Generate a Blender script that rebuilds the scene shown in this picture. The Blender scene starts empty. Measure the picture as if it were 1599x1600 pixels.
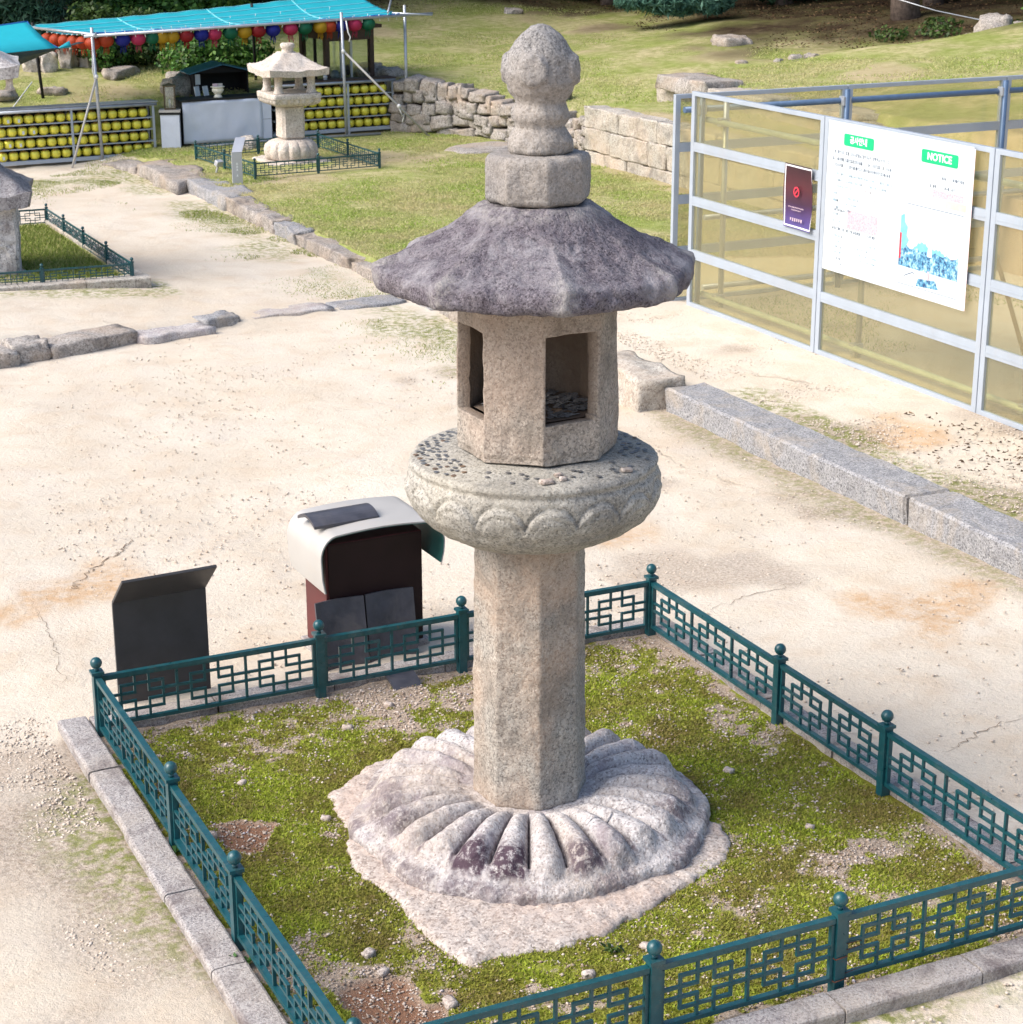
import bpy, math, random
import numpy as np
from mathutils import Vector, Matrix
R = math.radians
rnd = random.Random(7)
rng = np.random.default_rng(11)
scene = bpy.context.scene
COL = scene.collection

# ------------------------------------------------------------------ camera, world, sun, exposure
cam_d = bpy.data.cameras.new('camera')
cam_d.sensor_fit = 'HORIZONTAL'; cam_d.sensor_width = 36.0; cam_d.lens = 36.0 * 3046.2 / 1599
cam_d.clip_start = 0.1; cam_d.clip_end = 2000
cam = bpy.data.objects.new('camera', cam_d); COL.objects.link(cam)
_yaw, _pitch, _roll = .444, .318, -.002
_f = Vector((math.sin(_yaw)*math.cos(_pitch), math.cos(_yaw)*math.cos(_pitch), -math.sin(_pitch)))
_r = Vector((math.cos(_yaw), -math.sin(_yaw), 0)); _u = _r.cross(_f)
_r2 = math.cos(_roll)*_r + math.sin(_roll)*_u; _u2 = -math.sin(_roll)*_r + math.cos(_roll)*_u
cam.matrix_world = Matrix(((_r2.x, _u2.x, -_f.x, -1.7515), (_r2.y, _u2.y, -_f.y, -4.791), (_r2.z, _u2.z, -_f.z, 3.6565), (0, 0, 0, 1)))
cam_d.dof.use_dof = True; cam_d.dof.focus_distance = 7.6; cam_d.dof.aperture_fstop = 18
scene.camera = cam

SUN_EL, SUN_AZ = R(44), math.atan2(-1.0, 0.12)
world = bpy.data.worlds.new('World'); scene.world = world; world.use_nodes = True
wn = world.node_tree.nodes; wl = world.node_tree.links
sky = wn.new('ShaderNodeTexSky'); sky.sky_type = 'NISHITA'; sky.sun_disc = False
sky.sun_elevation = SUN_EL; sky.sun_rotation = SUN_AZ; sky.air_density = 1.0; sky.dust_density = 3.0; sky.ozone_density = 1.0
wn['Background'].inputs['Strength'].default_value = 0.125
wl.new(sky.outputs[0], wn['Background'].inputs['Color'])
sun_d = bpy.data.lights.new('sun', 'SUN'); sun_d.energy = 2.1; sun_d.angle = R(42); sun_d.color = (1.0, .96, .90)
sun = bpy.data.objects.new('sun', sun_d); COL.objects.link(sun)
sun.rotation_euler = Vector((math.sin(SUN_AZ)*math.cos(SUN_EL), math.cos(SUN_AZ)*math.cos(SUN_EL), math.sin(SUN_EL))).to_track_quat('Z', 'Y').to_euler()
sun.location = (-10, 2, 14)
scene.view_settings.view_transform = 'Standard'; scene.view_settings.look = 'None'
scene.view_settings.gamma = 1.0; scene.view_settings.use_curve_mapping = False
scene.view_settings.exposure = 1.0
scene.cycles.max_bounces = 8; scene.cycles.transparent_max_bounces = 12

# ------------------------------------------------------------------ noise
def _hash(ix, iy, iz, seed):
    h = (ix*374761393 + iy*668265263 + iz*2147483647 + seed*144665) & 0xFFFFFFFF
    h = ((h ^ (h >> 13)) * 1274126177) & 0xFFFFFFFF
    h = ((h ^ (h >> 16)) * 2246822519) & 0xFFFFFFFF
    return ((h ^ (h >> 13)) & 0xFFFF) / 32767.5 - 1.0
def vnoise(P, s, seed=0):
    Q = np.asarray(P, float)*s + 1000.0
    I = np.floor(Q).astype(np.int64); Fr = Q - I; Fr = Fr*Fr*(3-2*Fr)
    out = 0
    for dx in (0, 1):
        wx = Fr[:, 0] if dx else 1-Fr[:, 0]
        for dy in (0, 1):
            wy = Fr[:, 1] if dy else 1-Fr[:, 1]
            for dz in (0, 1):
                wz = Fr[:, 2] if dz else 1-Fr[:, 2]
                out = out + wx*wy*wz*_hash(I[:, 0]+dx, I[:, 1]+dy, I[:, 2]+dz, seed)
    return out
def fbm(P, s, seed=0, octv=3, gain=.5):
    a, t = 1.0, 0
    for o in range(octv):
        t = t + a*vnoise(P, s*2**o, seed+o*17); a *= gain
    return t
def n2(u, v, s, seed=0, octv=3):
    P = np.stack([u, v, np.zeros_like(u)], 1); return fbm(P, s, seed, octv)
def sm(x, a, b):
    t = np.clip((np.asarray(x, float)-a)/(b-a), 0, 1); return t*t*(3-2*t)

# ------------------------------------------------------------------ objects
def link(name, me, parent=None, mat=None, loc=None, rot=None, scale=None):
    o = bpy.data.objects.new(name, me); COL.objects.link(o)
    if parent is not None: o.parent = parent
    if mat is not None and me is not None and not me.materials: me.materials.append(mat)
    if loc is not None: o.location = loc
    if rot is not None: o.rotation_euler = rot
    if scale is not None: o.scale = scale
    return o
def tag(o, label=None, cat=None, group=None, kind=None):
    if label: o['label'] = label
    if cat: o['category'] = cat
    if group: o['group'] = group
    if kind: o['kind'] = kind
    return o
def thing(name, label, cat, loc=(0, 0, 0), rz=0.0, group=None):
    o = bpy.data.objects.new(name, None); COL.objects.link(o); o.empty_display_size = .1
    o.location = loc; o.rotation_euler = (0, 0, rz)
    return tag(o, label, cat, group)
def npmesh(name, V, F, smooth=False):
    V = np.asarray(V, np.float32); F = np.asarray(F, np.int32); k = F.shape[1]
    me = bpy.data.meshes.new(name); me.vertices.add(len(V)); me.vertices.foreach_set('co', V.ravel())
    me.loops.add(F.size); me.loops.foreach_set('vertex_index', F.ravel())
    me.polygons.add(len(F)); me.polygons.foreach_set('loop_start', np.arange(0, F.size, k, dtype=np.int32))
    me.polygons.foreach_set('loop_total', np.full(len(F), k, np.int32))
    if smooth: me.polygons.foreach_set('use_smooth', np.ones(len(F), bool))
    me.update(calc_edges=True); me.validate(); return me
def attr(me, name, vals):
    a = me.attributes.new(name, 'FLOAT', 'POINT'); a.data.foreach_set('value', np.asarray(vals, np.float32))
class MB:
    """collects boxes, bars, tubes, balls; build() links them as one mesh"""
    def __init__(s): s.v = []; s.f = []; s.sm = []
    def add(s, vs, fs, smooth=False):
        b = len(s.v); s.v += [tuple(p) for p in vs]; s.f += [tuple(i+b for i in f) for f in fs]; s.sm += [smooth]*len(fs); return s
    def obox(s, c, ax, ay, az):
        c, ax, ay, az = map(Vector, (c, ax, ay, az)); P = []
        for i in (-1, 1):
            for j in (-1, 1):
                for k in (-1, 1): P.append(c + ax*i + ay*j + az*k)
        return s.add(P, [(0, 1, 3, 2), (4, 6, 7, 5), (0, 4, 5, 1), (2, 3, 7, 6), (0, 2, 6, 4), (1, 5, 7, 3)])
    def box(s, a, b):
        c = [(a[i]+b[i])/2 for i in range(3)]; h = [(b[i]-a[i])/2 for i in range(3)]
        return s.obox(c, (h[0], 0, 0), (0, h[1], 0), (0, 0, h[2]))
    def bar(s, p, q, w, h, up=(0, 0, 1)):
        p, q, up = Vector(p), Vector(q), Vector(up); d = q-p; n = d.cross(up)
        if n.length < 1e-7: n = d.cross(Vector((1, 0, 0)))
        n.normalize(); u = n.cross(d).normalized()
        return s.obox((p+q)/2, d/2, n*w/2, u*h/2)
    def tube(s, pts, r, n=8, cap=True):
        pts = [Vector(p) for p in pts]; rr = r if isinstance(r, (list, tuple)) else [r]*len(pts); V = []
        for i, p in enumerate(pts):
            d = (pts[min(i+1, len(pts)-1)] - pts[max(i-1, 0)]).normalized()
            a = d.cross(Vector((0, 0, 1)) if abs(d.z) < .9 else Vector((1, 0, 0))).normalized(); b = d.cross(a)
            V += [p + (a*math.cos(2*math.pi*k/n) + b*math.sin(2*math.pi*k/n))*rr[i] for k in range(n)]
        F = [(i*n+k, i*n+(k+1) % n, (i+1)*n+(k+1) % n, (i+1)*n+k) for i in range(len(pts)-1) for k in range(n)]
        s.add(V, F, True)
        if cap:
            b = len(s.v)-len(V); s.f += [tuple(b+k for k in range(n))[::-1], tuple(b+(len(pts)-1)*n+k for k in range(n))]; s.sm += [False, False]
        return s
    def lathe(s, c, prof, n=16, caps=True):
        c = Vector(c); V = [c + Vector((r*math.cos(2*math.pi*k/n), r*math.sin(2*math.pi*k/n), z)) for r, z in prof for k in range(n)]
        F = [(i*n+k, i*n+(k+1) % n, (i+1)*n+(k+1) % n, (i+1)*n+k) for i in range(len(prof)-1) for k in range(n)]
        s.add(V, F, True)
        if caps:
            b = len(s.v)-len(V); s.f += [tuple(b+k for k in range(n))[::-1], tuple(b+(len(prof)-1)*n+k for k in range(n))]; s.sm += [False, False]
        return s
    def ball(s, c, r, n=14, m=9):
        return s.lathe(c, [(max(r*math.sin(math.pi*i/m), r*.02), -r*math.cos(math.pi*i/m)) for i in range(m+1)], n)
    def poly(s, pts): return s.add(pts, [tuple(range(len(pts)))])
    def mesh(s, name):
        me = bpy.data.meshes.new(name); me.from_pydata(s.v, [], s.f); me.polygons.foreach_set('use_smooth', s.sm); me.update(); return me
    def build(s, name, mat, parent=None, bevel=0, **kw):
        o = link(name, s.mesh(name), parent, mat, **kw)
        if bevel:
            m = o.modifiers.new('bevel', 'BEVEL'); m.width = bevel; m.segments = 2; m.limit_method = 'ANGLE'
        return o

# ------------------------------------------------------------------ materials
class NT:
    def __init__(s, name, coord='pos'):
        s.m = bpy.data.materials.new(name); s.m.use_nodes = True; s.t = s.m.node_tree; s.n = s.t.nodes; s.l = s.t.links
        s.b = s.n['Principled BSDF']; s.coord = coord; s._v = None
    def new(s, t, **kw):
        x = s.n.new(t)
        for k, v in kw.items(): setattr(x, k, v)
        return x
    def vec(s):
        if s._v is None:
            if s.coord == 'pos': s._v = s.new('ShaderNodeNewGeometry').outputs['Position']
            else:
                tc = s.new('ShaderNodeTexCoord').outputs['Object']; oi = s.new('ShaderNodeObjectInfo')
                a = s.new('ShaderNodeVectorMath', operation='ADD'); sc_ = s.new('ShaderNodeMath', operation='MULTIPLY'); sc_.inputs[1].default_value = 37.0
                s.l.new(oi.outputs['Random'], sc_.inputs[0]); cb = s.new('ShaderNodeCombineXYZ')
                for i in range(3): s.l.new(sc_.outputs[0], cb.inputs[i])
                s.l.new(tc, a.inputs[0]); s.l.new(cb.outputs[0], a.inputs[1]); s._v = a.outputs[0]
        return s._v
    def put(s, inp, v):
        if hasattr(v, 'is_linked') or isinstance(v, bpy.types.NodeSocket): s.l.new(v, inp)
        elif isinstance(v, (tuple, list)): inp.default_value = tuple(v) + ((1.0,) if len(v) == 3 and len(inp.default_value) == 4 else ())
        else: inp.default_value = v
    def noise(s, scale, detail=4, rough=.55, dist=0.0, vec=None, col=False):
        x = s.new('ShaderNodeTexNoise'); s.l.new(vec or s.vec(), x.inputs['Vector'])
        x.inputs['Scale'].default_value = scale; x.inputs['Detail'].default_value = detail; x.inputs['Roughness'].default_value = rough; x.inputs['Distortion'].default_value = dist
        return x.outputs['Color' if col else 'Fac']
    def voro(s, scale, feature='F1', out='Distance', vec=None, rand=1.0):
        x = s.new('ShaderNodeTexVoronoi', feature=feature); s.l.new(vec or s.vec(), x.inputs['Vector']); x.inputs['Scale'].default_value = scale; x.inputs['Randomness'].default_value = rand
        return x.outputs[out]
    def ramp(s, fac, stops, interp='LINEAR'):
        x = s.new('ShaderNodeValToRGB'); x.color_ramp.interpolation = interp; e = x.color_ramp.elements
        while len(e) < len(stops): e.new(.5)
        for i, (p, c) in enumerate(stops):
            e[i].position = p; e[i].color = (c, c, c, 1) if isinstance(c, (int, float)) else tuple(c)+(1,)
        s.put(x.inputs[0], fac); return x.outputs[0]
    def mix(s, fac, a, b, mode='MIX'):
        x = s.new('ShaderNodeMix', data_type='RGBA', blend_type=mode); s.put(x.inputs[0], fac); s.put(x.inputs[6], a); s.put(x.inputs[7], b); return x.outputs[2]
    def math(s, op, a, b=0.0, c=None):
        x = s.new('ShaderNodeMath', operation=op); s.put(x.inputs[0], a); s.put(x.inputs[1], b)
        if c is not None: s.put(x.inputs[2], c)
        return x.outputs[0]
    def at(s, name): return s.new('ShaderNodeAttribute', attribute_name=name).outputs['Fac']
    def isl(s): return s.new('ShaderNodeNewGeometry').outputs['Random Per Island']
    def orand(s): return s.new('ShaderNodeObjectInfo').outputs['Random']
    def normal_z(s):
        x = s.new('ShaderNodeSeparateXYZ'); s.l.new(s.new('ShaderNodeNewGeometry').outputs['Normal'], x.inputs[0]); return x.outputs[2]
    def bump(s, h, strength=.5, dist=.01, prev=None):
        x = s.new('ShaderNodeBump'); x.inputs['Strength'].default_value = strength; x.inputs['Distance'].default_value = dist
        s.l.new(h, x.inputs['Height'])
        if prev is not None: s.l.new(prev, x.inputs['Normal'])
        return x.outputs[0]
    def done(s, color=None, rough=.8, normal=None, metal=0.0, spec=.4):
        if color is not None: s.put(s.b.inputs['Base Color'], color)
        s.put(s.b.inputs['Roughness'], rough); s.put(s.b.inputs['Metallic'], metal); s.b.inputs['Specular IOR Level'].default_value = spec
        if normal is not None: s.l.new(normal, s.b.inputs['Normal'])
        return s.m

def stone_mat(name, base, dark, light, grain=70, stain=(.12, .1, .11), stain_amt=.3, stain_scale=3.0, tint=None, tint_amt=0.0, lichen_grooves=False, coord='pos', bump=.6, soot=False, pale=False):
    k = NT(name, coord)
    big = k.noise(2.2, 5, .6); mid = k.noise(14, 5, .65); fine = k.noise(grain, 3, .7); spk = k.voro(grain*2.3, out='Color')
    c = k.mix(k.ramp(mid, [(.3, 0), (.7, 1)]), base, light)
    c = k.mix(k.ramp(fine, [(.36, .75), (.5, 0)]), c, dark)
    bw = k.new('ShaderNodeRGBToBW'); k.l.new(spk, bw.inputs[0])
    c = k.mix(k.ramp(bw.outputs[0], [(.0, .0), (.74, 0), (.84, .38)]), c, tuple(min(1, x*1.55) for x in light))
    c = k.mix(k.ramp(bw.outputs[0], [(.0, .6), (.20, .4), (.28, 0)]), c, tuple(x*.45 for x in dark))
    if tint: c = k.mix(k.math('MULTIPLY', k.ramp(k.noise(1.7, 4, .6, .4), [(.45, 0), (.65, 1)]), tint_amt), c, tint)
    st = k.noise(stain_scale, 7, .7, .6)
    c = k.mix(k.math('MULTIPLY', k.ramp(st, [(.5, 0), (.66, 1)]), stain_amt), c, stain)
    if pale: c = k.mix(k.math('MULTIPLY', k.at('pale'), k.ramp(k.noise(20, 5, .75), [(.40, 0), (.58, .7)])), c, (.34, .32, .305))
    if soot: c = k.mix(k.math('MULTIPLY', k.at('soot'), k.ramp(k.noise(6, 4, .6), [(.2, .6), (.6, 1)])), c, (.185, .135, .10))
    if lichen_grooves: c = k.mix(k.math('MULTIPLY', k.at('lichen_grooves'), k.ramp(k.noise(38, 5, .75), [(.38, .1), (.52, 1)])), c, (.075, .048, .064))
    h = k.math('ADD', k.math('MULTIPLY', fine, 1.0), k.math('MULTIPLY', mid, 1.6))
    return k.done(c, .88, k.bump(h, bump, .008), spec=.25)

M = {}
M['granite'] = stone_mat('granite', (.315, .285, .25), (.12, .105, .095), (.40, .37, .33), 75, stain=(.13, .115, .10), stain_amt=.55, tint=(.50, .33, .22), tint_amt=.45)
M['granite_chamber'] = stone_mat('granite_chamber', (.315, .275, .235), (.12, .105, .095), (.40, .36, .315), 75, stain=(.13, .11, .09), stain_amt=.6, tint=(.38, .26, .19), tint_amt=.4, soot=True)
M['granite_bowl'] = stone_mat('granite_bowl', (.33, .31, .275), (.13, .125, .115), (.42, .40, .36), 75, stain=(.12, .115, .11), stain_amt=.5, stain_scale=2.2, tint=(.42, .37, .27), tint_amt=.3)
M['roof_stone'] = stone_mat('roof_stone', (.098, .082, .100), (.028, .022, .029), (.20, .18, .198), 85, stain=(.36, .345, .36), stain_amt=.6, stain_scale=4.2, bump=1.0, pale=True)
M['finial_stone'] = stone_mat('finial_stone', (.215, .205, .20), (.075, .072, .07), (.31, .295, .285), 80, stain=(.15, .14, .14), stain_amt=.5, tint=(.40, .34, .28), tint_amt=.35)
M['lotus_stone'] = stone_mat('lotus_stone', (.42, .385, .37), (.21, .18, .175), (.53, .505, .505), 60, stain=(.24, .20, .225), stain_amt=.6, stain_scale=4.2, tint=(.42, .335, .26), tint_amt=.5, bump=.9, lichen_grooves=True)
M['slab_stone'] = stone_mat('slab_stone', (.42, .355, .31), (.19, .15, .13), (.52, .465, .425), 55, stain=(.38, .28, .22), stain_amt=.35, tint=(.5, .36, .29), tint_amt=.4)
M['kerb_stone'] = stone_mat('kerb_stone', (.33, .30, .29), (.12, .10, .11), (.42, .395, .385), 90, stain=(.11, .085, .085), stain_amt=.75, stain_scale=4.5, coord='pos', tint=(.40, .34, .27), tint_amt=.4)
M['terrace_stone'] = stone_mat('terrace_stone', (.235, .235, .25), (.075, .075, .08), (.36, .355, .36), 65, stain=(.38, .32, .25), stain_amt=.5, stain_scale=2.6, bump=.9)
M['field_stone'] = stone_mat('field_stone', (.30, .27, .245), (.12, .105, .10), (.42, .39, .36), 40, stain=(.12, .11, .10), stain_amt=.6, stain_scale=5, tint=(.42, .31, .22), tint_amt=.5, bump=.8)
M['edge_stone'] = stone_mat('edge_stone', (.27, .24, .22), (.10, .085, .08), (.39, .36, .33), 45, stain=(.11, .095, .09), stain_amt=.65, stain_scale=5, tint=(.36, .27, .19), tint_amt=.5, bump=.9)
M['ashlar_stone'] = stone_mat('ashlar_stone', (.38, .345, .30), (.2, .17, .15), (.47, .44, .395), 40, stain=(.15, .14, .13), stain_amt=.6, stain_scale=4, tint=(.46, .35, .26), tint_amt=.5)
M['far_granite'] = stone_mat('far_granite', (.52, .46, .40), (.33, .29, .25), (.60, .555, .51), 40, stain=(.25, .22, .20), stain_amt=.35, tint=(.52, .40, .31), tint_amt=.4)
M['pagoda_stone'] = stone_mat('pagoda_stone', (.46, .44, .43), (.24, .22, .22), (.56, .54, .53), 40, stain=(.13, .10, .10), stain_amt=.7, stain_scale=3.5)
M['pagoda_roof'] = stone_mat('pagoda_roof', (.20, .185, .195), (.08, .07, .08), (.33, .32, .325), 50, stain=(.38, .37, .37), stain_amt=.6, stain_scale=5)

def plain(name, col, rough=.5, metal=0.0, var=.12, vs=20, spec=.45, coord='pos', bump=0.0, dirt=None, dirt_amt=.0):
    k = NT(name, coord); n = k.noise(vs, 4, .6)
    c = k.mix(k.ramp(n, [(.3, 0), (.7, 1)]), tuple(x*(1-var) for x in col), tuple(min(1, x*(1+var)) for x in col))
    if dirt: c = k.mix(k.math('MULTIPLY', k.ramp(k.noise(vs*.4, 6, .7, .5), [(.5, 0), (.68, 1)]), dirt_amt), c, dirt)
    nm = k.bump(n, bump, .004) if bump else None
    return k.done(c, k.ramp(n, [(.2, max(0, rough-.08)), (.8, min(1, rough+.1))]), nm, metal, spec)
k = NT('fence_paint'); n1 = k.noise(35, 4, .6); c = k.mix(k.ramp(n1, [(.3, 0), (.7, 1)]), (.005, .052, .064), (.008, .078, .094))
c = k.mix(k.math('MULTIPLY', k.ramp(k.noise(11, 6, .75, .4), [(.52, 0), (.7, 1)]), .30), c, (.13, .15, .145))
c = k.mix(k.ramp(k.noise(120, 4, .8), [(.66, 0), (.70, .85)]), c, (.20, .155, .12)); c = k.mix(k.math('MULTIPLY', k.ramp(k.noise(30, 5, .8), [(.64, 0), (.70, 1)]), .7), c, (.12, .05, .025))
M['fence_paint'] = k.done(c, k.ramp(n1, [(.2, .24), (.8, .42)]), k.bump(k.noise(160, 3), .15, .002), 0, .55)
M['dark_metal'] = plain('dark_metal', (.048, .047, .050), .45, .0, .12, 12, .35)
M['maroon'] = plain('maroon_board', (.10, .026, .026), .55, 0, .15, 8, .3)
M['maroon_hood_shade'] = plain('maroon_hood_shade', (.022, .008, .008), .5, 0, .2, 8, .3)  # dark front board, with the shade under the hood worked into its colour
M['hood_white'] = plain('hood_white', (.41, .395, .375), .42, 0, .06, 5, .5, dirt=(.45, .40, .34), dirt_amt=.5)
M['hood_teal'] = plain('hood_teal', (.018, .095, .085), .5)
M['roof_tile'] = plain('roof_tile_clay', (.055, .055, .068), .42, 0, .25, 14, .5, bump=.2, dirt=(.12, .11, .11), dirt_amt=.5)
M['alu'] = plain('frame_paint', (.37, .42, .485), .38, .15, .05, 6, .5, dirt=(.36, .34, .34), dirt_amt=.3)
M['pipe'] = plain('pipe_galvanised', (.40, .43, .48), .38, .5, .12, 14, .5, dirt=(.30, .26, .22), dirt_amt=.3)
M['pipe_blue'] = plain('pipe_blue', (.085, .14, .235), .4, .2, .12, 14)
M['pipe_green'] = plain('pipe_greenish', (.46, .53, .46), .45, .1, .1, 12)
M['white_sheet'] = plain('white_sheet', (.62, .66, .76), .5, 0, .05, 3, .4, dirt=(.42, .44, .52), dirt_amt=.45, bump=.1)
M['silver'] = plain('silver_panel', (.48, .49, .52), .35, .35, .06, 5)
M['white_paper'] = plain('white_paper', (.56, .61, .635), .6, 0, .02, 3)
M['paper_edge'] = plain('paper_edge', (.75, .60, .62), .6)
M['green_print'] = plain('green_print', (.0, .42, .17), .5, 0, .03)
M['white_print'] = plain('white_print', (.85, .87, .87), .6, 0, .02)
M['grey_print'] = plain('grey_print', (.13, .17, .24), .6, 0, .1)
M['pale_blue_print'] = plain('pale_blue_print', (.34, .49, .60), .6, 0, .08, 9)
M['rose_print'] = plain('rose_print', (.52, .40, .45), .6, 0, .35, 90)
M['tan_print'] = plain('tan_print', (.74, .60, .42), .6, 0, .1)
M['red_print'] = plain('red_print', (.62, .03, .06), .6)
M['black'] = plain('black_board', (.006, .006, .007), .7)
M['brown_wood'] = plain('brown_wood', (.055, .028, .020), .55, 0, .3, 18)
M['plank_wood'] = plain('plank_wood', (.42, .27, .13), .7, 0, .2, 14)
M['blue_roof'] = plain('blue_roof', (.02, .13, .21), .4)
M['ceramic'] = plain('ceramic', (.70, .68, .58), .3, 0, .04)
M['brass'] = plain('candle_brass', (.10, .075, .045), .4, .5)
M['coin'] = plain('coin_metal', (.17, .17, .175), .38, .4, .4, 60)
M['coin_copper'] = plain('coin_copper', (.26, .17, .11), .4, .6, .3, 60)
M['rope'] = plain('white_rope', (.66, .66, .66), .8)
M['rust'] = plain('rusty_wire', (.10, .035, .02), .8)
M['cap_brown'] = plain('cap_brown', (.22, .12, .02), .5)
M['bark'] = plain('bark', (.13, .10, .085), .9, 0, .4, 18, .2, bump=1.0)

# grounds
k = NT('sand')
u1 = k.noise(.55, 5, .6, .5); u2 = k.noise(3.2, 6, .65, .3); u3 = k.noise(38, 5, .7); u4 = k.noise(140, 3, .7)
c = k.mix(k.ramp(u1, [(.35, 0), (.65, 1)]), (.56, .485, .39), (.645, .58, .49))
c = k.mix(k.math('MULTIPLY', k.ramp(u2, [(.47, 0), (.68, 1)]), .42), c, (.50, .37, .25))
c = k.mix(k.math('MULTIPLY', k.ramp(k.noise(1.6, 5, .6, .8), [(.52, 0), (.68, 1)]), .35), c, (.58, .525, .47))
c = k.mix(k.ramp(u3, [(.33, .28), (.43, 0)]), c, (.40, .31, .235))
c = k.mix(k.ramp(u4, [(.34, .35), (.46, 0)]), c, (.36, .28, .21))
c = k.mix(k.math('MULTIPLY', k.at('rust'), k.ramp(k.noise(9, 5, .7), [(.35, .2), (.6, 1)])), c, (.50, .335, .20))
gm = k.at('gravel')
c = k.mix(k.math('MULTIPLY', gm, .75), c, k.mix(k.ramp(k.noise(60, 4, .7), [(.35, 0), (.6, 1)]), (.17, .12, .085), (.46, .38, .31)))
c = k.mix(k.math('MULTIPLY', k.at('green'), k.ramp(k.noise(16, 5, .7), [(.42, 0), (.6, 1)])), c, k.mix(k.noise(40, 3), (.10, .12, .022), (.23, .25, .05)))
wv = k.new('ShaderNodeVectorMath', operation='ADD'); k.l.new(k.vec(), wv.inputs[0])
wsc = k.new('ShaderNodeVectorMath', operation='SCALE'); wsc.inputs['Scale'].default_value = .55; k.l.new(k.noise(1.3, 5, .6, col=True), wsc.inputs[0]); k.l.new(wsc.outputs[0], wv.inputs[1])
ed = k.voro(.36, 'DISTANCE_TO_EDGE', vec=wv.outputs[0])
crk = k.math('MULTIPLY', k.ramp(ed, [(.0, 1), (.008, 0)]), k.ramp(k.noise(.8, 3, .6), [(.56, 0), (.66, 1)]))
c = k.mix(k.math('MULTIPLY', crk, .4), c, (.16, .11, .075))
h = k.math('ADD', k.math('ADD', k.math('MULTIPLY', u3, 1.0), k.math('MULTIPLY', u4, .45)), k.math('ADD', k.math('MULTIPLY', u2, 2.0), k.math('MULTIPLY', crk, -1.2)))
M['sand'] = k.done(c, .95, k.bump(h, .75, .012), spec=.15)

k = NT('lawn_soil')
a1 = k.noise(.9, 5, .65, .5); a2 = k.noise(7, 5, .7); a3 = k.noise(60, 3, .7)
c = k.mix(k.ramp(a1, [(.38, 0), (.6, 1)]), (.28, .32, .10), (.48, .42, .24))
c = k.mix(k.ramp(a2, [(.4, .6), (.6, 0)]), c, (.17, .205, .035))
c = k.mix(k.ramp(a3, [(.35, .4), (.5, 0)]), c, (.14, .115, .05))
c = k.mix(k.at('bare'), c, k.mix(a2, (.40, .29, .18), (.46, .37, .27)))
litter_shade = k.mix(k.noise(11, 5, .7), (.016, .011, .008), (.055, .034, .02))  # dead leaf browns, darkened to hold the shade under the trees
c = k.mix(k.math('MULTIPLY', k.at('litter'), k.ramp(k.noise(1.6, 5, .7), [(.25, .7), (.6, 1)])), c, litter_shade)
M['lawn_soil'] = k.done(c, .95, k.bump(k.math('ADD', a2, k.math('MULTIPLY', a3, .5)), .8, .02), spec=.1)

k = NT('bed_soil')
b1 = k.noise(9, 5, .7); b2 = k.noise(90, 4, .75); b3 = k.noise(3, 4, .6)
soil = k.mix(k.ramp(b2, [(.35, 0), (.6, 1)]), (.29, .215, .155), (.50, .41, .33))
soil = k.mix(k.at('earth'), soil, k.mix(b2, (.20, .10, .06), (.34, .19, .12)))
moss = k.mix(k.ramp(b2, [(.3, 0), (.65, 1)]), (.12, .13, .02), (.33, .37, .045))
moss = k.mix(k.ramp(b3, [(.42, .0), (.6, .6)]), moss, (.15, .12, .025))
c = k.mix(k.ramp(k.math('ADD', k.at('moss'), k.math('MULTIPLY', k.math('SUBTRACT', b1, .5), .9)), [(.4, 0), (.58, 1)]), soil, moss)
M['bed_soil'] = k.done(c, .95, k.bump(k.math('ADD', b2, b1), 1.0, .012), spec=.12)

def island_mat(name, stops, rough=.8, trans=0.0, spec=.2, world_tint=None):
    k = NT(name); c = k.ramp(k.isl(), stops)
    if world_tint: c = k.mix(k.math('MULTIPLY', k.ramp(k.noise(world_tint[1], 4, .6), [(.4, 0), (.62, 1)]), world_tint[2]), c, world_tint[0])
    m = k.done(c, rough, spec=spec)
    if trans:
        t = k.new('ShaderNodeBsdfTranslucent'); k.put(t.inputs[0], c); mx = k.new('ShaderNodeMixShader'); mx.inputs[0].default_value = trans
        k.l.new(k.b.outputs[0], mx.inputs[1]); k.l.new(t.outputs[0], mx.inputs[2]); k.l.new(mx.outputs[0], k.n['Material Output'].inputs[0])
    return m
M['moss_tuft'] = island_mat('moss_tuft', [(0, (.16, .19, .025)), (.4, (.31, .37, .04)), (.78, (.45, .54, .065)), (.92, (.34, .28, .11)), (1, (.52, .45, .25))], .9, .3, world_tint=((.24, .18, .07), 3.2, .8))
M['gravel_chip'] = island_mat('gravel_chip', [(0, (.24, .165, .12)), (.4, (.42, .335, .27)), (.8, (.53, .45, .385)), (.97, (.64, .56, .51)), (1, (.40, .38, .45))], .9)
M['court_chip'] = island_mat('court_chip', [(0, (.38, .30, .235)), (.3, (.50, .42, .345)), (1, (.64, .56, .48))], .9)
M['grass_blade'] = island_mat('grass_blade', [(0, (.23, .32, .06)), (.45, (.36, .46, .10)), (.75, (.47, .52, .19)), (1, (.60, .53, .30))], .7, .4, world_tint=((.56, .48, .28), 1.1, .8))
M['grass_tuft'] = island_mat('grass_tuft', [(0, (.14, .19, .035)), (.6, (.25, .31, .07)), (1, (.42, .38, .17))], .7, .3)
M['dry_leaf'] = island_mat('dry_leaf', [(0, (.03, .018, .011)), (.7, (.085, .05, .026)), (1, (.20, .13, .07))], .8)
M['leaf_bright'] = island_mat('leaf_bright', [(0, (.03, .085, .018)), (.5, (.075, .19, .035)), (.85, (.14, .29, .055)), (1, (.22, .36, .09))], .45, .3, .4)
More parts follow.
